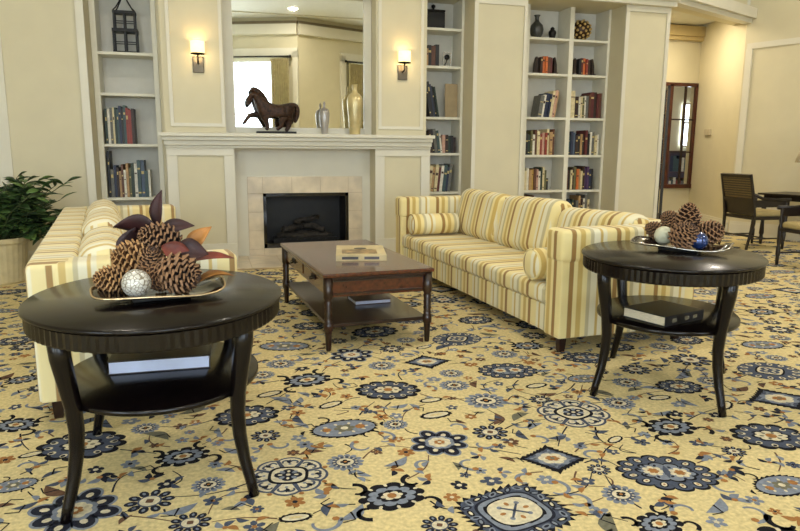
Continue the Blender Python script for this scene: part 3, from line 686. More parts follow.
def lathed(name, prof, mt, label, cat, loc, n=28, group=None, flute=0):
    m = MB(); m.lathe(prof, n, flute=flute); o = m.build(name, mt, None, loc); tag(o, label, cat, group); return o
lathed('vase', [(0, 0), (.05, 0), (.055, .01), (.078, .06), (.085, .11), (.075, .16), (.035, .2), (.025, .22), (.026, .26), (.042, .28), (.036, .285), (.02, .26), (0, .25)], CHARC, 'dark grey bottle vase with flared neck, top shelf of double bookcase', 'vase', (4.03, RC+.13, 2.6195))
lathed('jar', [(0, 0), (.03, 0), (.04, .04), (.05, .08), (.045, .1), (.025, .12), (.028, .135), (.012, .15), (0, .155)], BLACKM, 'small black lidded jar beside the grey vase', 'jar', (4.25, RC+.13, 2.6195))
t = thing('decorative_orb', 'gold and brown pierced decorative ball on the double bookcase top shelf', 'ornament', (4.66, RC+.13, 2.6195))
m = MB(); m.ellipsoid((0, 0, .135), (.12, .12, .12), 0, 24); m.build('ball', mat('dark_bronze', (58, 40, 22), .4, .4), t)
m = MB(); g = PI*(3-5**.5)
for k in range(60):
    zz = 1-2*(k+.5)/60; r_ = (1-zz*zz)**.5; p = Vector((r_*math.cos(g*k), r_*math.sin(g*k), zz))
    m.ellipsoid(p*.118+Vector((0, 0, .135)), (.018, .018, .018), 0, 8)
m.build('shell_inlay', mat('gold_shell', (196, 166, 104), .3, .5), t)
m = MB(); m.lathe([(.05, 0), (.055, .005), (.04, .018)], 20); m.build('stand', BLACKM, t)
def bookend(x, flip, label):
    t = thing('bookend', label, 'bookend', (x, RC+.1, 2.1895), 0, 'dark carved bookends'); s_ = flip
    m = MB(); m.box(-.03, .03, -.05, .05, 0, .02); m.build('base', CHERRYD, t, bevel=.003)
    m = MB(); m.prism([(-.02*s_, 0), (.02*s_, 0), (.02*s_, .15), (.01*s_, .19), (0, .17), (-.015*s_, .1)], -.03, .03, 0, TR(0, 0, .02) @ Matrix.Rotation(PI/2, 4, 'X')); m.ellipsoid((.008*s_, 0, .18), (.014, .014, .018), 0, 10)
    m.build('figure', CHERRYD, t)
bookend(4.015, 1, 'dark carved bookend at the left of the left orange-spined set')
bookend(4.285, -1, 'dark carved bookend at the right of the left orange-spined set')
bookend(4.56, 1, 'dark carved bookend at the left of the right orange-spined set')
bookend(4.825, -1, 'dark carved bookend at the right of the right orange-spined set')

# ------------------------------------------------------------------ mantel ornaments
def horse():
    t = thing('horse_statue', 'dark bronze prancing horse statue on the left of the mantel', 'statue', (.66, 7.50, 1.3945))
    m = MB(); m.box(-.15, .28, -.07, .07, 0, .026); m.build('base', BLACKM, t, bevel=.004)
    hm = mat('mottled_bronze', (54, 32, 18), .45, .3, noise=.6, scale=45, bump=.8, bscale=60)
    V = []; E = []; R = []
    def ch(pts, start=None):
        prev = start
        for (x, y, z, r) in pts:
            V.append((x, y, z)); R.append(r); i = len(V)-1
            if prev is not None: E.append((prev, i))
            prev = i
        return prev
    # facing -x. trunk
    ch([(.20, 0, .262, .074)])
    s1 = ch([(.12, 0, .250, .066)], 0); s2 = ch([(.03, 0, .250, .064), (-.055, 0, .262, .074)], s1)
    n3 = ch([(-.10, 0, .330, .066), (-.135, 0, .392, .054), (-.178, 0, .418, .040), (-.215, 0, .372, .034), (-.222, 0, .325, .026), (-.212, 0, .298, .022)], s2)
    ch([(.262, 0, .318, .028), (.298, .01, .30, .028), (.302, .015, .24, .030), (.292, .02, .18, .026), (.272, .02, .12, .014)], 0)
    ch([(.195, .035, .17, .048), (.215, .035, .12, .030), (.20, .035, .075, .022), (.185, .035, .045, .018), (.165, .035, .034, .018)], 0)
    ch([(.15, -.035, .18, .044), (.115, -.035, .13, .028), (.125, -.035, .085, .020), (.085, -.035, .058, .016), (.065, -.035, .040, .018)], s1)
    ch([(-.06, -.035, .17, .030), (-.035, -.035, .11, .020), (-.03, -.035, .06, .016), (-.05, -.035, .036, .018)], s2)
    ch([(-.11, .035, .21, .030), (-.20, .035, .205, .022), (-.235, .035, .165, .017), (-.262, .035, .125, .015), (-.278, .035, .108, .017)], s2)
    me = bpy.data.meshes.new('body'); me.from_pydata([(a, b, c) for a, b, c in V], E, []); me.materials.append(hm)
    o = bpy.data.objects.new('body', me); C.objects.link(o); o.parent = t
    sk = o.modifiers.new('skin', 'SKIN')
    for i, r in enumerate(R): me.skin_vertices[0].data[i].radius = (r*1.3, r*1.05)
    me.skin_vertices[0].data[0].use_root = True
    sb = o.modifiers.new('sub', 'SUBSURF'); sb.levels = 2; sb.render_levels = 2
    m = MB()
    for k in range(9):
        a = k/8; p = Vector((-.165+.125*a, 0, .462-.02*a-.11*a*a))
        m.ellipsoid(p+Vector((0, (-1)**k*.008, 0)), (.040, .030, .034), 0, 8)
    for sy in (-1, 1): m.lathe([(.008, 0), (.006, .018), (0, .032)], 6, 0, TR(-.185, sy*.018, .448))
    m.build('mane', hm, t)
horse()
SILV = mat('pearl_silver_glaze', (176, 172, 168), .3, .45, noise=.15, scale=5)
GOLDG = mat('pearl_gold_glaze', (206, 190, 140), .28, .35, noise=.15, scale=5)
lathed('vase', [(0, 0), (.030, 0), (.034, .01), (.055, .16), (.058, .24), (.046, .28), (.014, .295), (.010, .31), (.013, .345), (.006, .36), (0, .37)], SILV, 'slender pearl-silver bottle vase on the mantel beside the horse', 'vase', (1.27, 7.55, 1.3945))
lathed('vase', [(0, 0), (.055, 0), (.06, .01), (.076, .2), (.090, .35), (.086, .41), (.06, .45), (.034, .47), (.026, .50), (.032, .56), (.026, .56), (.018, .5), (0, .48)], GOLDG, 'tall pale gold bottle vase at the right end of the mantel mirror', 'vase', (1.62, 7.55, 1.3945))

def sconce(x, label):
    t = thing('wall_sconce', label, 'wall lamp', (x, W-.002, 2.03), 0, 'lit wall sconces')
    m = MB(); m.box(-.055, .055, -.02, 0, -.02, .14); m.build('backplate', BRONZE, t, bevel=.004)
    m = MB(); m.tube([(0, -.02, .07), (0, -.07, .075), (0, -.085, .10), (0, -.085, .16)], .009, 8); m.build('arm', BRONZE, t)
    m = MB(); m.lathe([(.070, .16), (.070, .285), (.068, .285), (.068, .16)], 28, 0, TR(0, -.085, 0)); sh = m.build('lamp_shade', glow('lit_shade', (255, 226, 160), 1.5), t)
    m = MB(); m.lathe([(.0715, .157), (.0715, .165), (.067, .165), (.067, .157)], 28, 0, TR(0, -.085, 0)); m.build('shade_trim', BRONZE, sh)
    m = MB(); m.ellipsoid((0, -.085, .215), (.018, .018, .03), 0, 10); m.build('bulb', glow('bulb_glow', (255, 236, 190), 8), t)
    for dz in (.24, .13):
        ld = bpy.data.lights.new('sconce_lamp', 'POINT'); ld.energy = SCONCE_POWER; ld.color = (1, .72, .38); ld.shadow_soft_size = .05
        lo = bpy.data.objects.new('sconce_lamp', ld); C.objects.link(lo); lo.parent = t; lo.location = (0, -.085, dz)
sconce(-.066, 'lit wall sconce with a white shade left of the mirror')
sconce(2.15, 'lit wall sconce with a white shade right of the mirror')
t = thing('thermostat', 'small beige thermostat on the right wall beside the hall', 'thermostat', (0, 0, 0))
t.matrix_world = MM @ TR(d.length*.62, 0, 1.50)
m = MB(); m.box(-.12, .12, 0, .03, 0, .1); m.build('case', mat('beige_plastic', (190, 178, 148), .5), t, bevel=.004)
m = MB(); m.box(-.06, .03, .02, .022, .04, .08); m.build('display', mat('lcd_grey', (120, 116, 96), .3), t)

# ------------------------------------------------------------------ hall window and library beyond
t = struct(MB().box(7.60, 7.66, 9.86, 9.92, .66, 2.36).box(8.12, 8.16, 9.86, 9.92, .66, 2.36).box(7.44, 8.16, 9.86, 9.92, 2.33, 2.39).box(7.44, 8.16, 9.84, 9.92, .60, .67).build('window_9', REDW), 'cherry-framed interior window in the hall')
MB().box(7.43, 7.60, 9.87, 9.94, .67, 2.33).build('side_panel', REDW, t)
m = MB(); m.box(7.91, 7.945, 9.875, 9.905, .67, 2.33)
for k in (1, 2): m.box(7.66, 8.12, 9.88, 9.90, .67+1.66*k/3-.012, .67+1.66*k/3+.012)
m.build('window_bars', CHERRYD, t)
m = MB(); m.box(7.66, 8.12, 9.91, 9.915, .67, 2.33); gm = bpy.data.materials.new('clear_glass'); gm.use_nodes = True
b = gm.node_tree.nodes['Principled BSDF']; b.inputs['Transmission Weight'].default_value = 1; b.inputs['Roughness'].default_value = 0; b.inputs['IOR'].default_value = 1.02; b.inputs['Base Color'].default_value = (1, 1, 1, 1)
m.build('glass_pane', gm, t)
t = thing('glass_door', 'narrow dark-framed glass door standing open in the hall', 'door', (7.18, 9.35, 0), math.radians(62))
m = MB(); m.box(0, .05, -.02, .02, .02, 2.28); m.box(.55, .60, -.02, .02, .02, 2.28); m.box(0, .6, -.02, .02, 2.23, 2.28); m.box(0, .6, -.02, .02, .02, .2)
for k in range(1, 5): m.box(.05, .55, -.01, .01, .2+k*.41, .22+k*.41)
m.box(.29, .31, -.01, .01, .2, 2.23); m.build('door_frame', mat('black_door_paint', (30, 28, 28), .4), t)
m = MB(); m.box(.05, .55, -.003, .003, .2, 2.23); m.build('glass_pane', gm, t)
# library room
for nm, bb in (('wall_library_back', (6.6, 11.2, 12.3, 12.4, 0, 3.2)), ('wall_library_left', (6.5, 6.6, 10.05, 12.3, 0, 3.2)), ('wall_library_right', (11.2, 11.3, 10.05, 12.3, 0, 3.2)), ('ceiling_library', (6.5, 11.3, 10.05, 12.4, 3.2, 3.3)), ('floor_library', (6.5, 11.3, 10.0, 12.4, -.05, 0.0))):
    struct(MB().box(*bb).build(nm, PAINT))
wi[0] = 9; window(TR(10.35, 12.3, 0) @ RZ(PI), 1, 0.0, .55, 1.35, 2.25, 2)
bk = thing('bookcase', 'cherry bookcase seen through the hall window', 'bookcase', (9.55, 11.6, 0), 0, 'built-in bookcases')
m = MB(); m.box(-.5, .6, .22, .25, 0, 1.25)
for z in (.02, .35, .8, 1.22): m.box(-.5, .6, 0, .22, z, z+.03)
m.box(-.53, -.5, 0, .25, 0, 1.25); m.box(.6, .63, 0, .25, 0, 1.25); m.build('carcass', REDW, bk)
for z in (.38, .83):
    x = 9.07; i = 0
    while x < 10.1 and i < 15:
        th = random.uniform(.045, .075); c = random.choice(['teal', 'red', 'white', 'navy', 'cream', 'orange', 'dark green', 'grey']); h = random.uniform(.24, .33)
        q = MB(); q.box(0, th, 0, .16, 0, h); o = q.build('book', book_mats(c), None, (x, 11.62, z+.001))
        tag(o, '%s book, %s from the left on the %s shelf seen through the hall window' % (c, ORD[i], 'upper' if z > .5 else 'lower'), 'book', 'books in the library beyond the hall window'); x += th+.003; i += 1
ld = bpy.data.lights.new('library_area_light', 'AREA'); ld.size = 1.5; ld.energy = 22; ld.color = (1, .9, .75); lo = bpy.data.objects.new('library_area_light', ld); C.objects.link(lo); lo.location = (8.2, 11, 3.15)  # area light below the library ceiling, without a fixture
ld = bpy.data.lights.new('hall_fill', 'AREA'); ld.size = .5; ld.energy = 34; ld.color = (1, .84, .6); lo = bpy.data.objects.new('hall_fill', ld); C.objects.link(lo); lo.location = (6.9, 9.0, 3.28)  # unseen area light added to brighten the hall

# ------------------------------------------------------------------ sofas (local: faces -x, length along +y, origin front near corner)
def paint_faces(o, my=0, mx=1, mode='seat'):
    """faces looking along y take the across stripes, all others the along stripes"""
    for p in o.data.polygons:
        n = p.normal
        if mode == 'seat': p.material_index = 1 if abs(n.y) > .75 else 0
        else: p.material_index = 0 if abs(n.x) > .75 else 1
def sofa(label, loc, rz, fx, fy, mirror=False, L=3.02, D=1.02, H=.765, cushions=3):
    t = thing('sofa', label, 'sofa', loc, rz, 'striped tuxedo sofas')
    s_ = -1 if mirror else 1      # mirror: faces +x, body on -x side of origin
    ms = [fy, fx]
    def X(a, b): return (a, b) if s_ == 1 else (-b, -a)
    def bx(name, x0, x1, y0, y1, z0, z1, mode, bev=.012, par=t):
        q = MB(); a, b = X(x0, x1); q.box(a, b, y0, y1, z0, z1, bev=bev); o = q.build(name, ms, par); paint_faces(o, mode=mode); return o
    def cu(name, x0, x1, y0, y1, z0, z1, mode, e=.3, puff=.12, n=14, par=t, Mx=None):
        q = MB(); a, b = X(x0, x1); q.cushion(((a+b)/2, (y0+y1)/2, (z0+z1)/2), (b-a, y1-y0, z1-z0), 0, e, puff, n, Mx); o = q.build(name, ms, par); paint_faces(o, mode=mode); return o
    A = .17
    bx('base', .02, D-.02, A*.6, L-A*.6, .10, .275, 'seat')
    for y0, y1 in ((0, A), (L-A, L)):
        arm = bx('arm', 0.0, D-.01, y0, y1, .10, H-.17, 'arm', .012)
        cu('arm_pad', -.008, D-.1, y0-.012, y1+.012, H-.20, H, 'arm', .16, .03, 12, arm)
    bk = bx('back', D-.16, D, .02, L-.02, .10, H-.16, 'seat')
    cu('back_pad', D-.19, D+.012, .0, L, H-.19, H, 'seat', .16, .0, 20, bk)
    cu('seat_cushion', -.0, D-.17, A+.004, L-A-.004, .275, .40, 'seat', .3, .10, 22)
    wds = (L-2*A)/cushions
    for k in range(cushions):
        y0 = A+k*wds+.01; yc = y0+wds/2-.01
        q = MB(); a = s_*(D-.33); MX = TR(a, yc, H-.155-(.03 if k == 0 else 0)) @ Matrix.Rotation(s_*math.radians(13), 4, 'Y') @ Matrix.Rotation(math.radians(random.uniform(-2, 2)), 4, 'X')
        q.cushion((0, 0, 0), (.21, wds-.015, .47), 0, .42, .22, 12, MX)
        o = q.build('back_cushion', ms, t); paint_faces(o, mode='seat')
    for x in (.07, D-.07):
        for y in (.08, L-.08):
            q = MB(); xx = s_*x; q.tube([(xx, y, .11), (xx, y, .05), (xx, y, 0)], [.036, .032, .026], 4, smooth=False, sq=True); q.build('leg', CHERRYD, t)
    return t
sR = sofa('yellow striped sofa on the right, facing the coffee table', (1.985, 3.44, 0), math.radians(3.5), FABX, FABY)
sL = sofa('yellow striped sofa on the left behind the round table', (.105, 3.235, 0), math.radians(8.0), FABXL, FABYL, True, 3.15, .885, .73)
def bolster(loc, rz, label, L=.46, r=.095, mt=None):
    t = thing('bolster', label, 'pillow', loc, rz, 'striped bolster pillows')
    m = MB(); prof = [(0, -L/2), (r*.6, -L/2+.002), (r*.9, -L/2+.015), (r, -L/2+.04), (r*1.02, 0), (r, L/2-.04), (r*.9, L/2-.015), (r*.6, L/2-.002), (0, L/2)]
    pr = []
    for (a, z) in prof: pr.append((a, z))
    m.lathe(pr, 28, 0, Matrix.Rotation(PI/2, 4, 'Y')); o = m.build('pillow_body', [mt or FABX, FABY], t)
    for p in o.data.polygons: p.material_index = 1 if abs(p.normal.x) > .6 else 0
    for s_ in (-1, 1):
        q = MB(); ring = [(s_*(L/2-.02), r*.96*math.cos(2*PI*k/28), r*.96*math.sin(2*PI*k/28)) for k in range(29)]; q.tube(ring, .006, 6); q.build('piping', FABX, t)
    return t
a = math.radians(3.5)
bolster((2.09, 6.11, .515), a, 'striped bolster pillow against the far arm of the right sofa', .50, .10)
bolster((2.16, 3.78, .512), a+.05, 'striped bolster pillow against the near arm of the right sofa', .46, .10)

# ------------------------------------------------------------------ coffee table
CA = math.radians(4.3)
t = thing('coffee_table', 'rectangular antique wooden coffee table with turned legs and lower shelf', 'coffee table', (.935, 4.60, 0), CA)
hw, hl = .362, .725
m = MB(); m.box(-hw, hw, -hl, hl, .462, .487); m.build('tabletop', CHERRY, t, bevel=.008)
m = MB(); m.box(-hw+.015, hw-.015, -hl+.015, hl-.015, .445, .462); m.build('top_moulding', CHERRYD, t, bevel=.004)
m = MB(); m.box(-hw+.04, hw-.04, -hl+.04, hl-.04, .335, .445); m.build('apron', CHERRY, t)
m = MB()
for y in (-hl+.032, ): m.box(-hw+.07, hw-.07, y, y+.01, .43, .44); m.box(-hw+.07, hw-.07, y, y+.01, .35, .36)
m.build('apron_beading', CHERRYD, t)
for y0, y1 in ((-hl+.09, -.02), (.02, hl-.09)):
    m = MB(); m.box(-hw+.03, -hw+.042, y0, y1, .36, .435); dr = m.build('drawer', CHERRY, t, bevel=.003)
    q = MB(); yc = (y0+y1)/2; q.tube([(-hw+.03, yc-.035, .405), (-hw+.01, yc-.03, .395), (-hw+.005, yc, .388), (-hw+.01, yc+.03, .395), (-hw+.03, yc+.035, .405)], .005, 6); q.box(-hw+.024, -hw+.031, yc-.05, yc+.05, .39, .42); q.build('pull_handle', BLACKM, dr)
m = MB(); m.box(-hw+.035, hw-.035, -hl+.035, hl-.035, .145, .168); m.build('lower_shelf', CHERRYD, t, bevel=.003)
prof = [(0, 0), (.014, 0), (.017, .01), (.022, .12), (.024, .125), (.03, .13), (.03, .18), (.024, .185), (.026, .2), (.022, .21), (.026, .23), (.022, .24), (.026, .27), (.022, .28), (.027, .31), (.022, .32), (.03, .335), (.03, .46), (0, .46)]
for sx in (-1, 1):
    for sy in (-1, 1):
        m = MB(); m.lathe(prof, 16, 0, TR(sx*(hw-.035), sy*(hl-.035), 0)); m.build('leg', CHERRYD, t)
def flat_book(name, loc, rz, sx, sy, th, cov, pages, label, art=None, spine='-y', cat='book'):
    t = thing(name, label, cat, loc, rz)
    m = MB(); m.box(-sx/2, sx/2, -sy/2, sy/2, 0, .004); m.box(-sx/2, sx/2, -sy/2, sy/2, th-.004, th)
    if spine == '-x': m.box(-sx/2, -sx/2+.004, -sy/2, sy/2, .004, th-.004)
    if spine == '+y': m.box(-sx/2, sx/2, sy/2-.004, sy/2, .004, th-.004)
    if spine == '+x': m.box(sx/2-.004, sx/2, -sy/2, sy/2, .004, th-.004)
    if spine == '-y': m.box(-sx/2, sx/2, -sy/2, -sy/2+.004, .004, th-.004)
    m.build('cover', cov, t, bevel=.001)
    m = MB(); m.box(-sx/2+.005, sx/2-.005, -sy/2+.005, sy/2-.005, .004, th-.004); m.build('pages', pages, t)
    if art: art(t, th)
    return t
def art1(t, th):
    m = MB(); m.box(-.13, .11, -.17, .02, th, th+.0006); m.build('cover_picture', mat('cover_tan_print', (150, 124, 84), .4, noise=.5, scale=18), t)
    for a, b in ((-.13, -.02), (.02, .12)):
        q = MB(); q.box(a, b, -.2312, -.23, .012, .030); q.build('spine_lettering', CHERRYD, t)
    m = MB(); m.lathe([(0, 0), (.045, 0), (.045, .0008), (0, .0008)], 20, 0, TR(0, .07, th)); m.build('cover_emblem', mat('cover_dark_print', (70, 66, 52), .4, noise=.5, scale=40), t)
CREAMC = mat('cream_book_cover', (204, 186, 140), .35, noise=.1, scale=10)
flat_book('book', (1.00, 4.50, .4872), math.radians(-11), .34, .46, .042, CREAMC, WPAPER, 'large cream coffee-table book on top of the coffee table', art1, '-y')
flat_book('book', (1.05, 4.46, .1685), math.radians(4), .26, .22, .030, mat('red_brown_cover', (70, 34, 28), .35), WPAPER, 'dark red book with pale page edges on the lower shelf of the coffee table', None, '+y')

# ------------------------------------------------------------------ round side tables
def side_table(label, loc, rz, va, rs=1, zs=1):
    ST = RZ(va-rz) @ Matrix.Diagonal((1, 1.17, 1, 1)) @ RZ(rz-va)   # slightly oval
    t = thing('side_table', label, 'side table', loc, rz, 'round dark side tables'); t.scale = (rs, rs, zs)
    m = MB(); m.lathe([(0, .672), (.448, .672), (.458, .678), (.458, .684), (.451, .690), (0, .690)], 96, 0, ST); m.build('tabletop', DARKW, t)
    m = MB(); m.lathe([(.40, .612), (.444, .612), (.448, .618), (.448, .668), (.442, .672), (.40, .672)], 192, 0, ST, -.008, False); m.build('fluted_apron', DARKW, t)
    m = MB(); m.lathe([(0, .363), (.352, .363), (.360, .369), (.360, .381), (.354, .387), (0, .387)], 80, 0, ST); m.build('lower_shelf', DARKW, t)
    for k in range(4):
        a = k*PI/2; pts = []; rad = []
        for (r_, z, w_) in ((.412, .665, .036), (.405, .56, .034), (.390, .47, .031), (.376, .385, .028), (.370, .30, .026), (.376, .22, .024), (.394, .13, .021), (.42, .05, .019), (.434, 0, .018)):
            pts.append((r_*math.cos(a), r_*math.sin(a), z)); rad.append(w_)
        ref = (-math.sin(a), math.cos(a), 0)
        m = MB(); m.tube(pts, rad, 8, 0, ST, True, True, ref); m.build('leg', DARKW, t)
    return t
LT = (-.205, 2.60); RT = (2.275, 2.858)
side_table('round dark side table in the left foreground, holding the big centrepiece', (LT[0], LT[1], 0), math.radians(46), 0, 1, .99)
side_table('round dark side table at the right end of the right sofa', (RT[0], RT[1], 0), math.radians(3), math.radians(-38), .97, 1.025)
BW = mat('dark_dust_jacket', (34, 28, 30), .3, noise=.5, scale=12)
flat_book('book', (-.21, 2.755, .3835), math.radians(-1), .37, .37, .052, BW, WPAPER, 'large dark coffee-table book with white pages under the left table', None, '+y')
def art2(t, th):
    for i, (a, b, c_) in enumerate(((-.05, -.01, .0), (.01, .02, .0), (.05, -.015, 0))):
        m = MB(); m.box(a*1.6-.016, a*1.6+.016, -.1262, -.125, .016, .034); m.build('spine_lettering', SILVER, t)
flat_book('book', (2.17, 2.75, .3965), math.radians(16), 0.30, .25, .05, mat('navy_black_jacket', (20, 22, 30), .4, noise=.5, scale=10), PAPER, 'thick dark book on the lower shelf of the right round table', art2, '-y')

def tray(label, loc, rz, L=.40, Wd=.26, rim=SILVER):
    t = thing('tray', label, 'tray', loc, rz, 'wavy-edged dark trays')
    m = MB(); n = 64; rings = []
    def zedge(tt): return .030+.014*math.cos(2*tt)+.010*math.sin(3*tt+.6)
    for r_ in (0, .35, .6, .8, 1.0):
        ring = []
        for k in range(n):
            tt = 2*PI*k/n; cc, ss = math.cos(tt), math.sin(tt); q = (abs(cc)**3+abs(ss)**3)**(-1/3)
            ring.append((L/2*cc*q*r_, Wd/2*ss*q*r_, .014+(zedge(tt)-.010)*r_**2.2))
        rings.append(ring)
    bm = m.bm; vt = []; vb = []
    c0 = bm.verts.new((0, 0, .014)); c1 = bm.verts.new((0, 0, .008))
    for ring in rings[1:]:
        vt.append([bm.verts.new(p) for p in ring]); vb.append([bm.verts.new((p[0], p[1], p[2]-.006)) for p in ring])
    for k in range(n):
        k2 = (k+1) % n; bm.faces.new((c0, vt[0][k], vt[0][k2])); bm.faces.new((c1, vb[0][k2], vb[0][k]))
        for a, b in zip(vt, vt[1:]): bm.faces.new((a[k], b[k], b[k2], a[k2]))
        for a, b in zip(vb, vb[1:]): bm.faces.new((a[k2], b[k2], b[k], a[k]))
        bm.faces.new((vt[-1][k], vb[-1][k], vb[-1][k2], vt[-1][k2]))
    for f in bm.faces: f.smooth = True
    m.build('dish', mat('black_lacquer', (20, 17, 16), .15, coat=.6), t)
    q = MB(); q.tube([(p[0], p[1], p[2]-.002) for p in rings[-1]]+[(rings[-1][0][0], rings[-1][0][1], rings[-1][0][2]-.002)], .0042, 6); q.build('rim', rim, t)
    q = MB(); q.box(-.10, .10, -.055, .055, 0, .012); q.build('foot', BLACKM, t, bevel=.003)
    return t
GOLDRIM = mat('champagne_metal', (214, 190, 150), .22, .8)
tray('wavy gold-rimmed tray under the pinecones on the left table', (-.20, 2.575, .6905), math.radians(12), .46, .24, GOLDRIM)
tray('wavy silver-rimmed tray under the pinecones on the right table', (2.47, 3.03, .6905), math.radians(-52), .50, .26)

CONED = mat('pinecone_core', (26, 16, 12), .85, noise=.3); CONEB = mat('pinecone_scale', (58, 36, 24), .7, noise=.3, scale=40); CONET = mat('pinecone_tip', (140, 104, 72), .7, noise=.25, scale=40)
CONEB2 = mat('pinecone_scale_tan', (98, 64, 36), .7, noise=.3, scale=40); CONET2 = mat('pinecone_tip_tan', (164, 124, 78), .7, noise=.25, scale=40)
def pinecone(label, loc, axis, L, R, tan=False, N=96):
    R *= 1.12; L *= 1.08
    t = thing('pinecone', label, 'pinecone', loc, 0, 'pinecones in the table centrepieces')
    z = Vector(axis).normalized(); t.rotation_euler = z.to_track_quat('Z', 'Y').to_euler()
    def rad(u): return R*(math.sin(PI*min(1, (u*.93+.07))**.75))**.7*(.95 if u < .5 else 1)
    m = MB(); m.lathe([(0, -L/2)]+[(rad(u/10)*.62, -L/2+L*u/10) for u in range(1, 10)]+[(0, L/2)], 14); m.build('core', CONED, t)
    m = MB(); bm = m.bm
    for k in range(N):
        u = (k+.5)/N; th = k*2.39996; r_ = rad(u); sc_ = (.35+.65*math.sin(PI*min(.96, u*.9+.08)))*R*.33
        zc = -L/2+L*u; tl = math.radians(12+50*u)
        rd = Vector((math.cos(th), math.sin(th), 0)); tg = Vector((-math.sin(th), math.cos(th), 0)); up = Vector((0, 0, 1))
        out = (rd*math.cos(tl)+up*math.sin(tl)); nr = (-rd*math.sin(tl)+up*math.cos(tl))
        base = rd*r_*.5+up*zc; tip = rd*r_+up*(zc+(r_*.5)*math.tan(tl)*.6)
        w_ = sc_; th2 = sc_*.36
        p = [base-tg*w_*.45, base+tg*w_*.45, tip+tg*w_*.8-out*w_*.5, tip-tg*w_*.8-out*w_*.5, tip+out*w_*.25]
        a = [bm.verts.new(q+nr*th2*.5) for q in p[:2]]+[bm.verts.new(p[2]+nr*th2), bm.verts.new(p[4]+nr*th2*.4), bm.verts.new(p[3]+nr*th2)]
        b = [bm.verts.new(q-nr*th2*.5) for q in p[:2]]+[bm.verts.new(p[2]-nr*th2*.3), bm.verts.new(p[4]-nr*th2*.4), bm.verts.new(p[3]-nr*th2*.3)]
        f = bm.faces.new(a); f.material_index = 0; bm.faces.new(b[::-1]).material_index = 0
        for i in range(5):
            f = bm.faces.new((a[i], b[i], b[(i+1) % 5], a[(i+1) % 5])); f.material_index = 1 if i in (2, 3) else 0
    m.build('scales', [CONEB2, CONET2] if tan else [CONEB, CONET], t)
    return t
Z0 = .6905+.02
# left cones: camera looks roughly +y
pinecone('small tan pinecone at the far left of the left tray', (-.362, 2.60, Z0+.052), (-1, -.35, .1), .12, .048, True, 100)
pinecone('large tan pinecone lying above the small one, left table', (-.295, 2.675, Z0+.118), (-1, -.2, .05), .14, .060, True)
pinecone('large open dark pinecone at the right front of the left tray', (-.128, 2.56, Z0+.070), (.75, -.55, -.1), .14, .068)
pinecone('dark pinecone resting on top of the left heap', (-.20, 2.70, Z0+.182), (-.8, -.3, .25), .15, .056)
pinecone('upright brown pinecone in the middle of the left heap', (-.235, 2.66, Z0+.10), (.2, -.6, .7), .12, .052)
pinecone('shadowed pinecone behind the silver ball on the left tray', (-.195, 2.60, Z0+.055), (.2, -1, .1), .11, .052)
# right cones
pinecone('tall upright pinecone at the top of the right heap', (2.58, 3.115, Z0+.13), (.1, .1, 1), .17, .062)
pinecone('open pinecone at the front of the right heap', (2.44, 2.97, Z0+.068), (.1, -.6, .6), .13, .068)
pinecone('open pinecone at the right of the right heap', (2.645, 3.015, Z0+.068), (.6, -.5, .3), .13, .062)
pinecone('small pinecone at the left edge of the right tray', (2.455, 3.225, Z0+.062), (-1, .2, .5), .12, .045)
pinecone('small pinecone tucked behind the left side of the right heap', (2.53, 3.20, Z0+.12), (-.8, .1, .6), .11, .048)
def ball(label, loc, r, mt):
    m = MB(); m.ellipsoid((0, 0, r), (r, r, r), 0, 32); o = m.build('ornament_ball', mt, None, loc); tag(o, label, 'ornament', 'glass balls in the centrepieces'); return o
mm = bpy.data.materials.new('crackle_mosaic'); mm.use_nodes = True; nt = mm.node_tree; b = nt.nodes['Principled BSDF']
vo = nt.nodes.new('ShaderNodeTexVoronoi'); vo.feature = 'DISTANCE_TO_EDGE'; vo.inputs['Scale'].default_value = 75; cr = nt.nodes.new('ShaderNodeValToRGB')
cr.color_ramp.elements[0].position = .02; cr.color_ramp.elements[0].color = rgb(120, 108, 88); cr.color_ramp.elements[1].position = .12; cr.color_ramp.elements[1].color = rgb(214, 212, 204)
tc = nt.nodes.new('ShaderNodeTexCoord'); nt.links.new(tc.outputs['Object'], vo.inputs['Vector']); nt.links.new(vo.outputs['Distance'], cr.inputs[0]); nt.links.new(cr.outputs[0], b.inputs['Base Color'])
b.inputs['Metallic'].default_value = .2; b.inputs['Roughness'].default_value = .3
ball('silver-white crackled glass ball at the front of the left tray', (-.272, 2.505, .7105), .050, mm)
ball('pale cream ball at the left of the right tray', (2.43, 3.12, .708), .050, mat('pearl_cream', (206, 206, 180), .35, noise=.08))
ball('shiny blue glass ball at the front of the right tray', (2.505, 2.93, .706), .046, mat('cobalt_glass', (52, 78, 140), .08, .5, noise=.3, scale=20, coat=1))
BURG = mat('burgundy_leaf', (46, 18, 20), .6, noise=.3, scale=14); RUST = mat('rust_leaf', (104, 40, 26), .6, noise=.3, scale=14); GOLDL = mat('golden_leaf', (150, 100, 44), .6, noise=.3, scale=14)
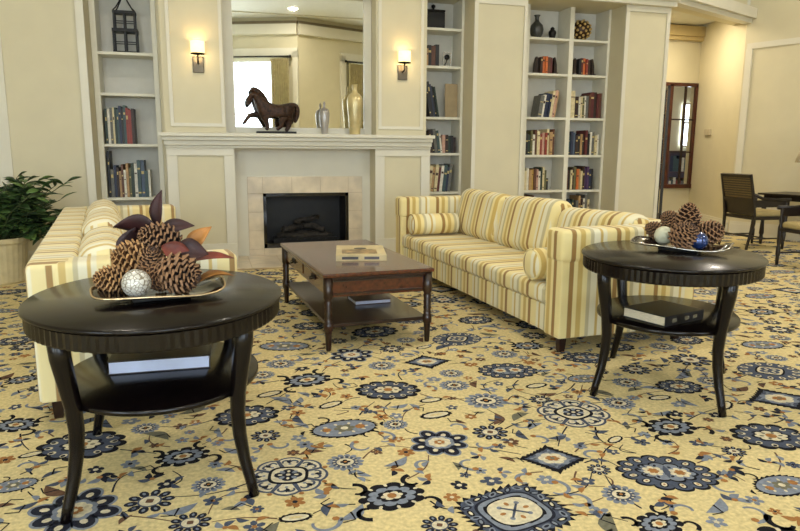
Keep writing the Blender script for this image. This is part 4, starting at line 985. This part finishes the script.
def dried_leaf(label, loc, direc, L, Wd, mt, roll=0, bend=.25):
    m = MB(); bm = m.bm; n = 10; rows = []
    for i in range(n+1):
        u = i/n; wv = Wd/2*math.sin(PI*u**.85)+.0012; zc = bend*L*math.sin(PI*u*.9)*.5
        rows.append([(u*L, s_*wv*abs(s_)**.0, zc+abs(s_)*wv*.35) for s_ in (-1, -.5, 0, .5, 1)])
        rows[-1] = [(u*L, s_*wv, zc+abs(s_)*wv*.35) for s_ in (-1, -.5, 0, .5, 1)]
    T = [[bm.verts.new(p) for p in r] for r in rows]; B_ = [[bm.verts.new((p[0], p[1], p[2]-.0012)) for p in r] for r in rows]
    for i in range(n):
        for j in range(4):
            bm.faces.new((T[i][j], T[i+1][j], T[i+1][j+1], T[i][j+1])); bm.faces.new((B_[i][j+1], B_[i+1][j+1], B_[i+1][j], B_[i][j]))
        for j in (0, 4): bm.faces.new((T[i][j], B_[i][j], B_[i+1][j], T[i+1][j]))
    for e_ in (0, n):
        for j in range(4): bm.faces.new((T[e_][j], T[e_][j+1], B_[e_][j+1], B_[e_][j]))
    for f in bm.faces: f.smooth = True
    o = m.build('dried_leaf', mt, None, loc); o.rotation_mode = 'QUATERNION'
    from mathutils import Quaternion
    o.rotation_quaternion = Vector(direc).normalized().to_track_quat('X', 'Z') @ Quaternion((1, 0, 0), roll)
    tag(o, label, 'leaf', 'dried leaves in the left centrepiece'); return o
dried_leaf('upright burgundy leaf at the top of the left centrepiece', (-.21, 2.76, Z0+.215), (.18, -.05, 1), .15, .055, BURG, 1.3)
dried_leaf('broad burgundy leaf spreading to the upper left', (-.20, 2.74, Z0+.20), (-1, 0, .12), .17, .10, BURG, .9)
dried_leaf('burgundy leaf hanging down at the left of the heap', (-.29, 2.76, Z0+.22), (-.15, -.1, -1), .16, .10, BURG, 1.5)
dried_leaf('short burgundy leaf at the upper right', (-.21, 2.74, Z0+.205), (1, -.1, .12), .14, .06, BURG, .9)
dried_leaf('golden-orange leaf standing at the right of the heap', (-.105, 2.66, Z0+.13), (.55, -.1, .55), .14, .065, GOLDL, 1.2)
dried_leaf('rust-red leaf in front of the top pinecone', (-.19, 2.62, Z0+.165), (.7, -.1, -.35), .13, .07, RUST, 1.2)
dried_leaf('dark red leaf between the pinecones on the right', (-.15, 2.62, Z0+.15), (.9, -.15, -.15), .13, .085, BURG, 1.1)
dried_leaf('thin brown leaf pointing right above the tray', (-.10, 2.64, Z0+.10), (1, 0, .0), .17, .04, RUST, .6)
dried_leaf('gold leaf lying under the right pinecone', (-.08, 2.57, Z0+.022), (1, .15, .12), .15, .09, GOLDL, .0)

# ------------------------------------------------------------------ potted plant
t = thing('potted_plant', 'leafy green plant in a ribbed cream pot behind the left sofa', 'plant', (-1.90, 6.78, 0))
m = MB(); m.lathe([(0, 0), (.20, 0), (.215, .02), (.25, .36), (.265, .38), (.265, .42), (.24, .42), (.23, .37), (0, .36)], 60, 0, None, -.015, False); m.build('pot', mat('cream_ceramic', (196, 182, 142), .5), t)
m = MB(); m.lathe([(0, .355), (.225, .365), (0, .375)], 24); m.build('soil', mat('potting_soil', (50, 36, 26), .95), t)
rp = random.Random(11); stems = MB(); lv = MB()
def gleaf(bm, p, dr, L, Wd, mi):
    x = dr.normalized(); s_ = x.cross(Vector((0, 0, 1)))
    if s_.length < .1: s_ = Vector((1, 0, 0))
    s_.normalize(); s_ = (Matrix.Rotation(rp.uniform(-.7, .7), 3, x) @ s_); nz = s_.cross(x)
    prev = None
    for i in range(7):
        u = i/6; wv = Wd/2*math.sin(PI*min(1, u*.94+.05)); c = p+x*L*u-Vector((0, 0, 1))*L*.22*u*u
        cur = (bm.verts.new(c-s_*wv+nz*wv*.3), bm.verts.new(c), bm.verts.new(c+s_*wv+nz*wv*.3))
        if prev:
            for j in (0, 1):
                f = bm.faces.new((prev[j], prev[j+1], cur[j+1], cur[j])); f.material_index = mi; f.smooth = True
        prev = cur
for k in range(84):
    a = rp.uniform(0, 2*PI); sp = rp.uniform(.05, .42); top = Vector((math.cos(a)*sp*1.0+.28, math.sin(a)*sp*.8, rp.uniform(.42, 1.02)-sp*.3)); b0 = Vector((math.cos(a)*.06, math.sin(a)*.06, .36))
    mid = (top+b0)/2+Vector((0, 0, .08)); pts = [b0, mid, top]; stems.tube(pts, [.007, .005, .003], 5)
    for q in range(13):
        u = .25+.75*q/12; p = b0.lerp(mid, min(1, u*2)) if u < .5 else mid.lerp(top, u*2-1)
        aa = rp.uniform(0, 2*PI); dr = Vector((math.cos(aa), math.sin(aa), rp.uniform(-.1, .8))); gleaf(lv.bm, p, dr, rp.uniform(.12, .20), rp.uniform(.045, .07), rp.choice((0, 0, 1)))
stems.build('stems', mat('green_stem', (60, 70, 36), .7), t)
o = lv.build('foliage', [mat('dark_leaf_green', (44, 68, 36), .4, noise=.3, scale=20), mat('mid_leaf_green', (84, 112, 58), .4, noise=.25, scale=20)], t); o['kind'] = 'stuff'
sd = o.modifiers.new('thick', 'SOLIDIFY'); sd.thickness = .0012

# ------------------------------------------------------------------ cane chairs, desk, lamp (local: faces +x)
CANE = mat('woven_cane', (112, 96, 62), .7, noise=.3, scale=60, stretch=(1, 1, 8)); SEATF = mat('cream_seat_fabric', (176, 158, 108), .85)
CHW = mat('dark_chair_wood', (26, 17, 13), .4, noise=.25, coat=.1)
def chair(label, loc, rz):
    t = thing('armchair', label, 'chair', loc, rz, 'dark cane-back armchairs')
    hw = .27
    for sy in (-1, 1):
        m = MB(); m.tube([(-.06, sy*hw*.95, 0), (-.01, sy*hw*.95, .25), (0, sy*hw, .43), (-.03, sy*hw, .65), (-.10, sy*hw, .95)], [.018, .02, .024, .022, .018], 4, smooth=False, sq=True); m.build('rear_leg', CHW, t, bevel=.003)
        m = MB(); m.lathe([(0, 0), (.015, 0), (.02, .08), (.017, .1), (.024, .12), (.024, .2), (.016, .22), (.024, .26), (.024, .42), (.015, .46), (.022, .5), (.014, .55), (.02, .62), (0, .63)], 12, 0, TR(.46, sy*hw, 0)); m.build('front_leg', CHW, t)
        m = MB(); m.tube([(-.02, sy*hw, .70), (.1, sy*hw, .65), (.3, sy*(hw+.015), .635), (.50, sy*(hw+.015), .635)], [.02, .02, .022, .024], 6); m.box(.0, .46, sy*hw-.008, sy*hw+.008, .54, .63); m.build('armrest', CHW, t)
        m = MB(); m.tube([(-.03, sy*hw*.95, .14), (.46, sy*hw, .14)], .01, 6); m.build('stretcher', CHW, t)
    m = MB(); m.tube([(.22, -hw, .14), (.22, hw, .14)], .01, 6); m.tube([(-.035, -hw, .17), (-.035, hw, .17)], .01, 6); m.build('stretcher', CHW, t)
    m = MB(); m.box(0, .48, -hw-.01, hw+.01, .38, .42); m.build('seat_frame', CHW, t, bevel=.004)
    m = MB(); m.cushion((.25, 0, .45), (.44, .5, .07), 0, .4, .3, 8); m.build('seat_cushion', SEATF, t)
    Mb = TR(-.03, 0, .65) @ Matrix.Rotation(-.23, 4, 'Y')
    m = MB(); m.box(-.02, .02, -hw, hw, .27, .31, 0, Mb); m.box(-.018, .018, -hw, hw, -.04, 0, 0, Mb); m.box(-.006, .006, -hw, hw, -.22, -.04, 0, Mb); bf = m.build('backrest', CHW, t)
    m = MB(); m.box(-.003, .003, -hw, hw, 0, .27, 0, Mb)
    m.build('cane_panel', CANE, bf)
    m = MB()
    for k in range(8): m.box(-.007, .007, -hw, hw, .028+k*.031, .038+k*.031, 0, Mb)
    m.build('slats', CHW, bf)
    return t
c1 = chair('dark wooden armchair with cane back, pulled up to the desk', (6.60, 7.03, 0), math.radians(-4))
c2 = copy_tree(c1); c2.location = (6.40, 5.44, 0); c2.rotation_euler = (0, 0, math.radians(175)); c2['label'] = 'dark armchair cut off by the right edge, nearest the desk front'
t = thing('writing_desk', 'dark wooden desk at the right edge with a lamp on it', 'desk', (7.56, 6.74, 0), math.radians(14))
m = MB(); m.box(-.33, .33, -.62, .62, .665, .69); m.build('desktop', CHW, t, bevel=.004)
m = MB(); m.box(-.28, .28, -.56, .56, .60, .665); m.build('apron', CHW, t)
for sx in (-1, 1):
    for sy in (-1, 1):
        m = MB(); m.lathe([(0, 0), (.018, 0), (.025, .1), (.02, .12), (.03, .15), (.022, .3), (.03, .45), (.03, .61), (0, .61)], 12, 0, TR(sx*.27, sy*.55, 0)); m.build('leg', CHW, t)
t = thing('table_lamp', 'table lamp with white shade on the desk at the right edge', 'lamp', (7.42, 6.76, .6905))
m = MB(); m.lathe([(0, 0), (.08, 0), (.085, .02), (.04, .04), (.03, .06), (.07, .14), (.075, .2), (.05, .28), (.02, .32), (.012, .36), (.012, .42), (0, .42)], 24); m.build('lamp_base', mat('celadon_glaze', (150, 168, 158), .2, coat=.5), t)
m = MB(); m.lathe([(.20, .41), (.11, .72), (.107, .72), (.197, .41)], 32); m.build('lamp_shade', mat('linen_shade', (226, 214, 190), .8), t)

# settle the centrepieces on their table tops
for o in bpy.data.objects:
    if o.parent or 'category' not in o: continue
    if o['category'] in ('tray', 'pinecone', 'ornament', 'leaf') and o.location.z < 1.2:
        if o.location.x < 1:
            z = o.location.z
            o.location.y -= .06; o.location.x += .008; o.location.z += -.0062 
        else:
            o.location.x = o.location.x*.968; o.location.y = o.location.y*.968; o.location.z += .0175
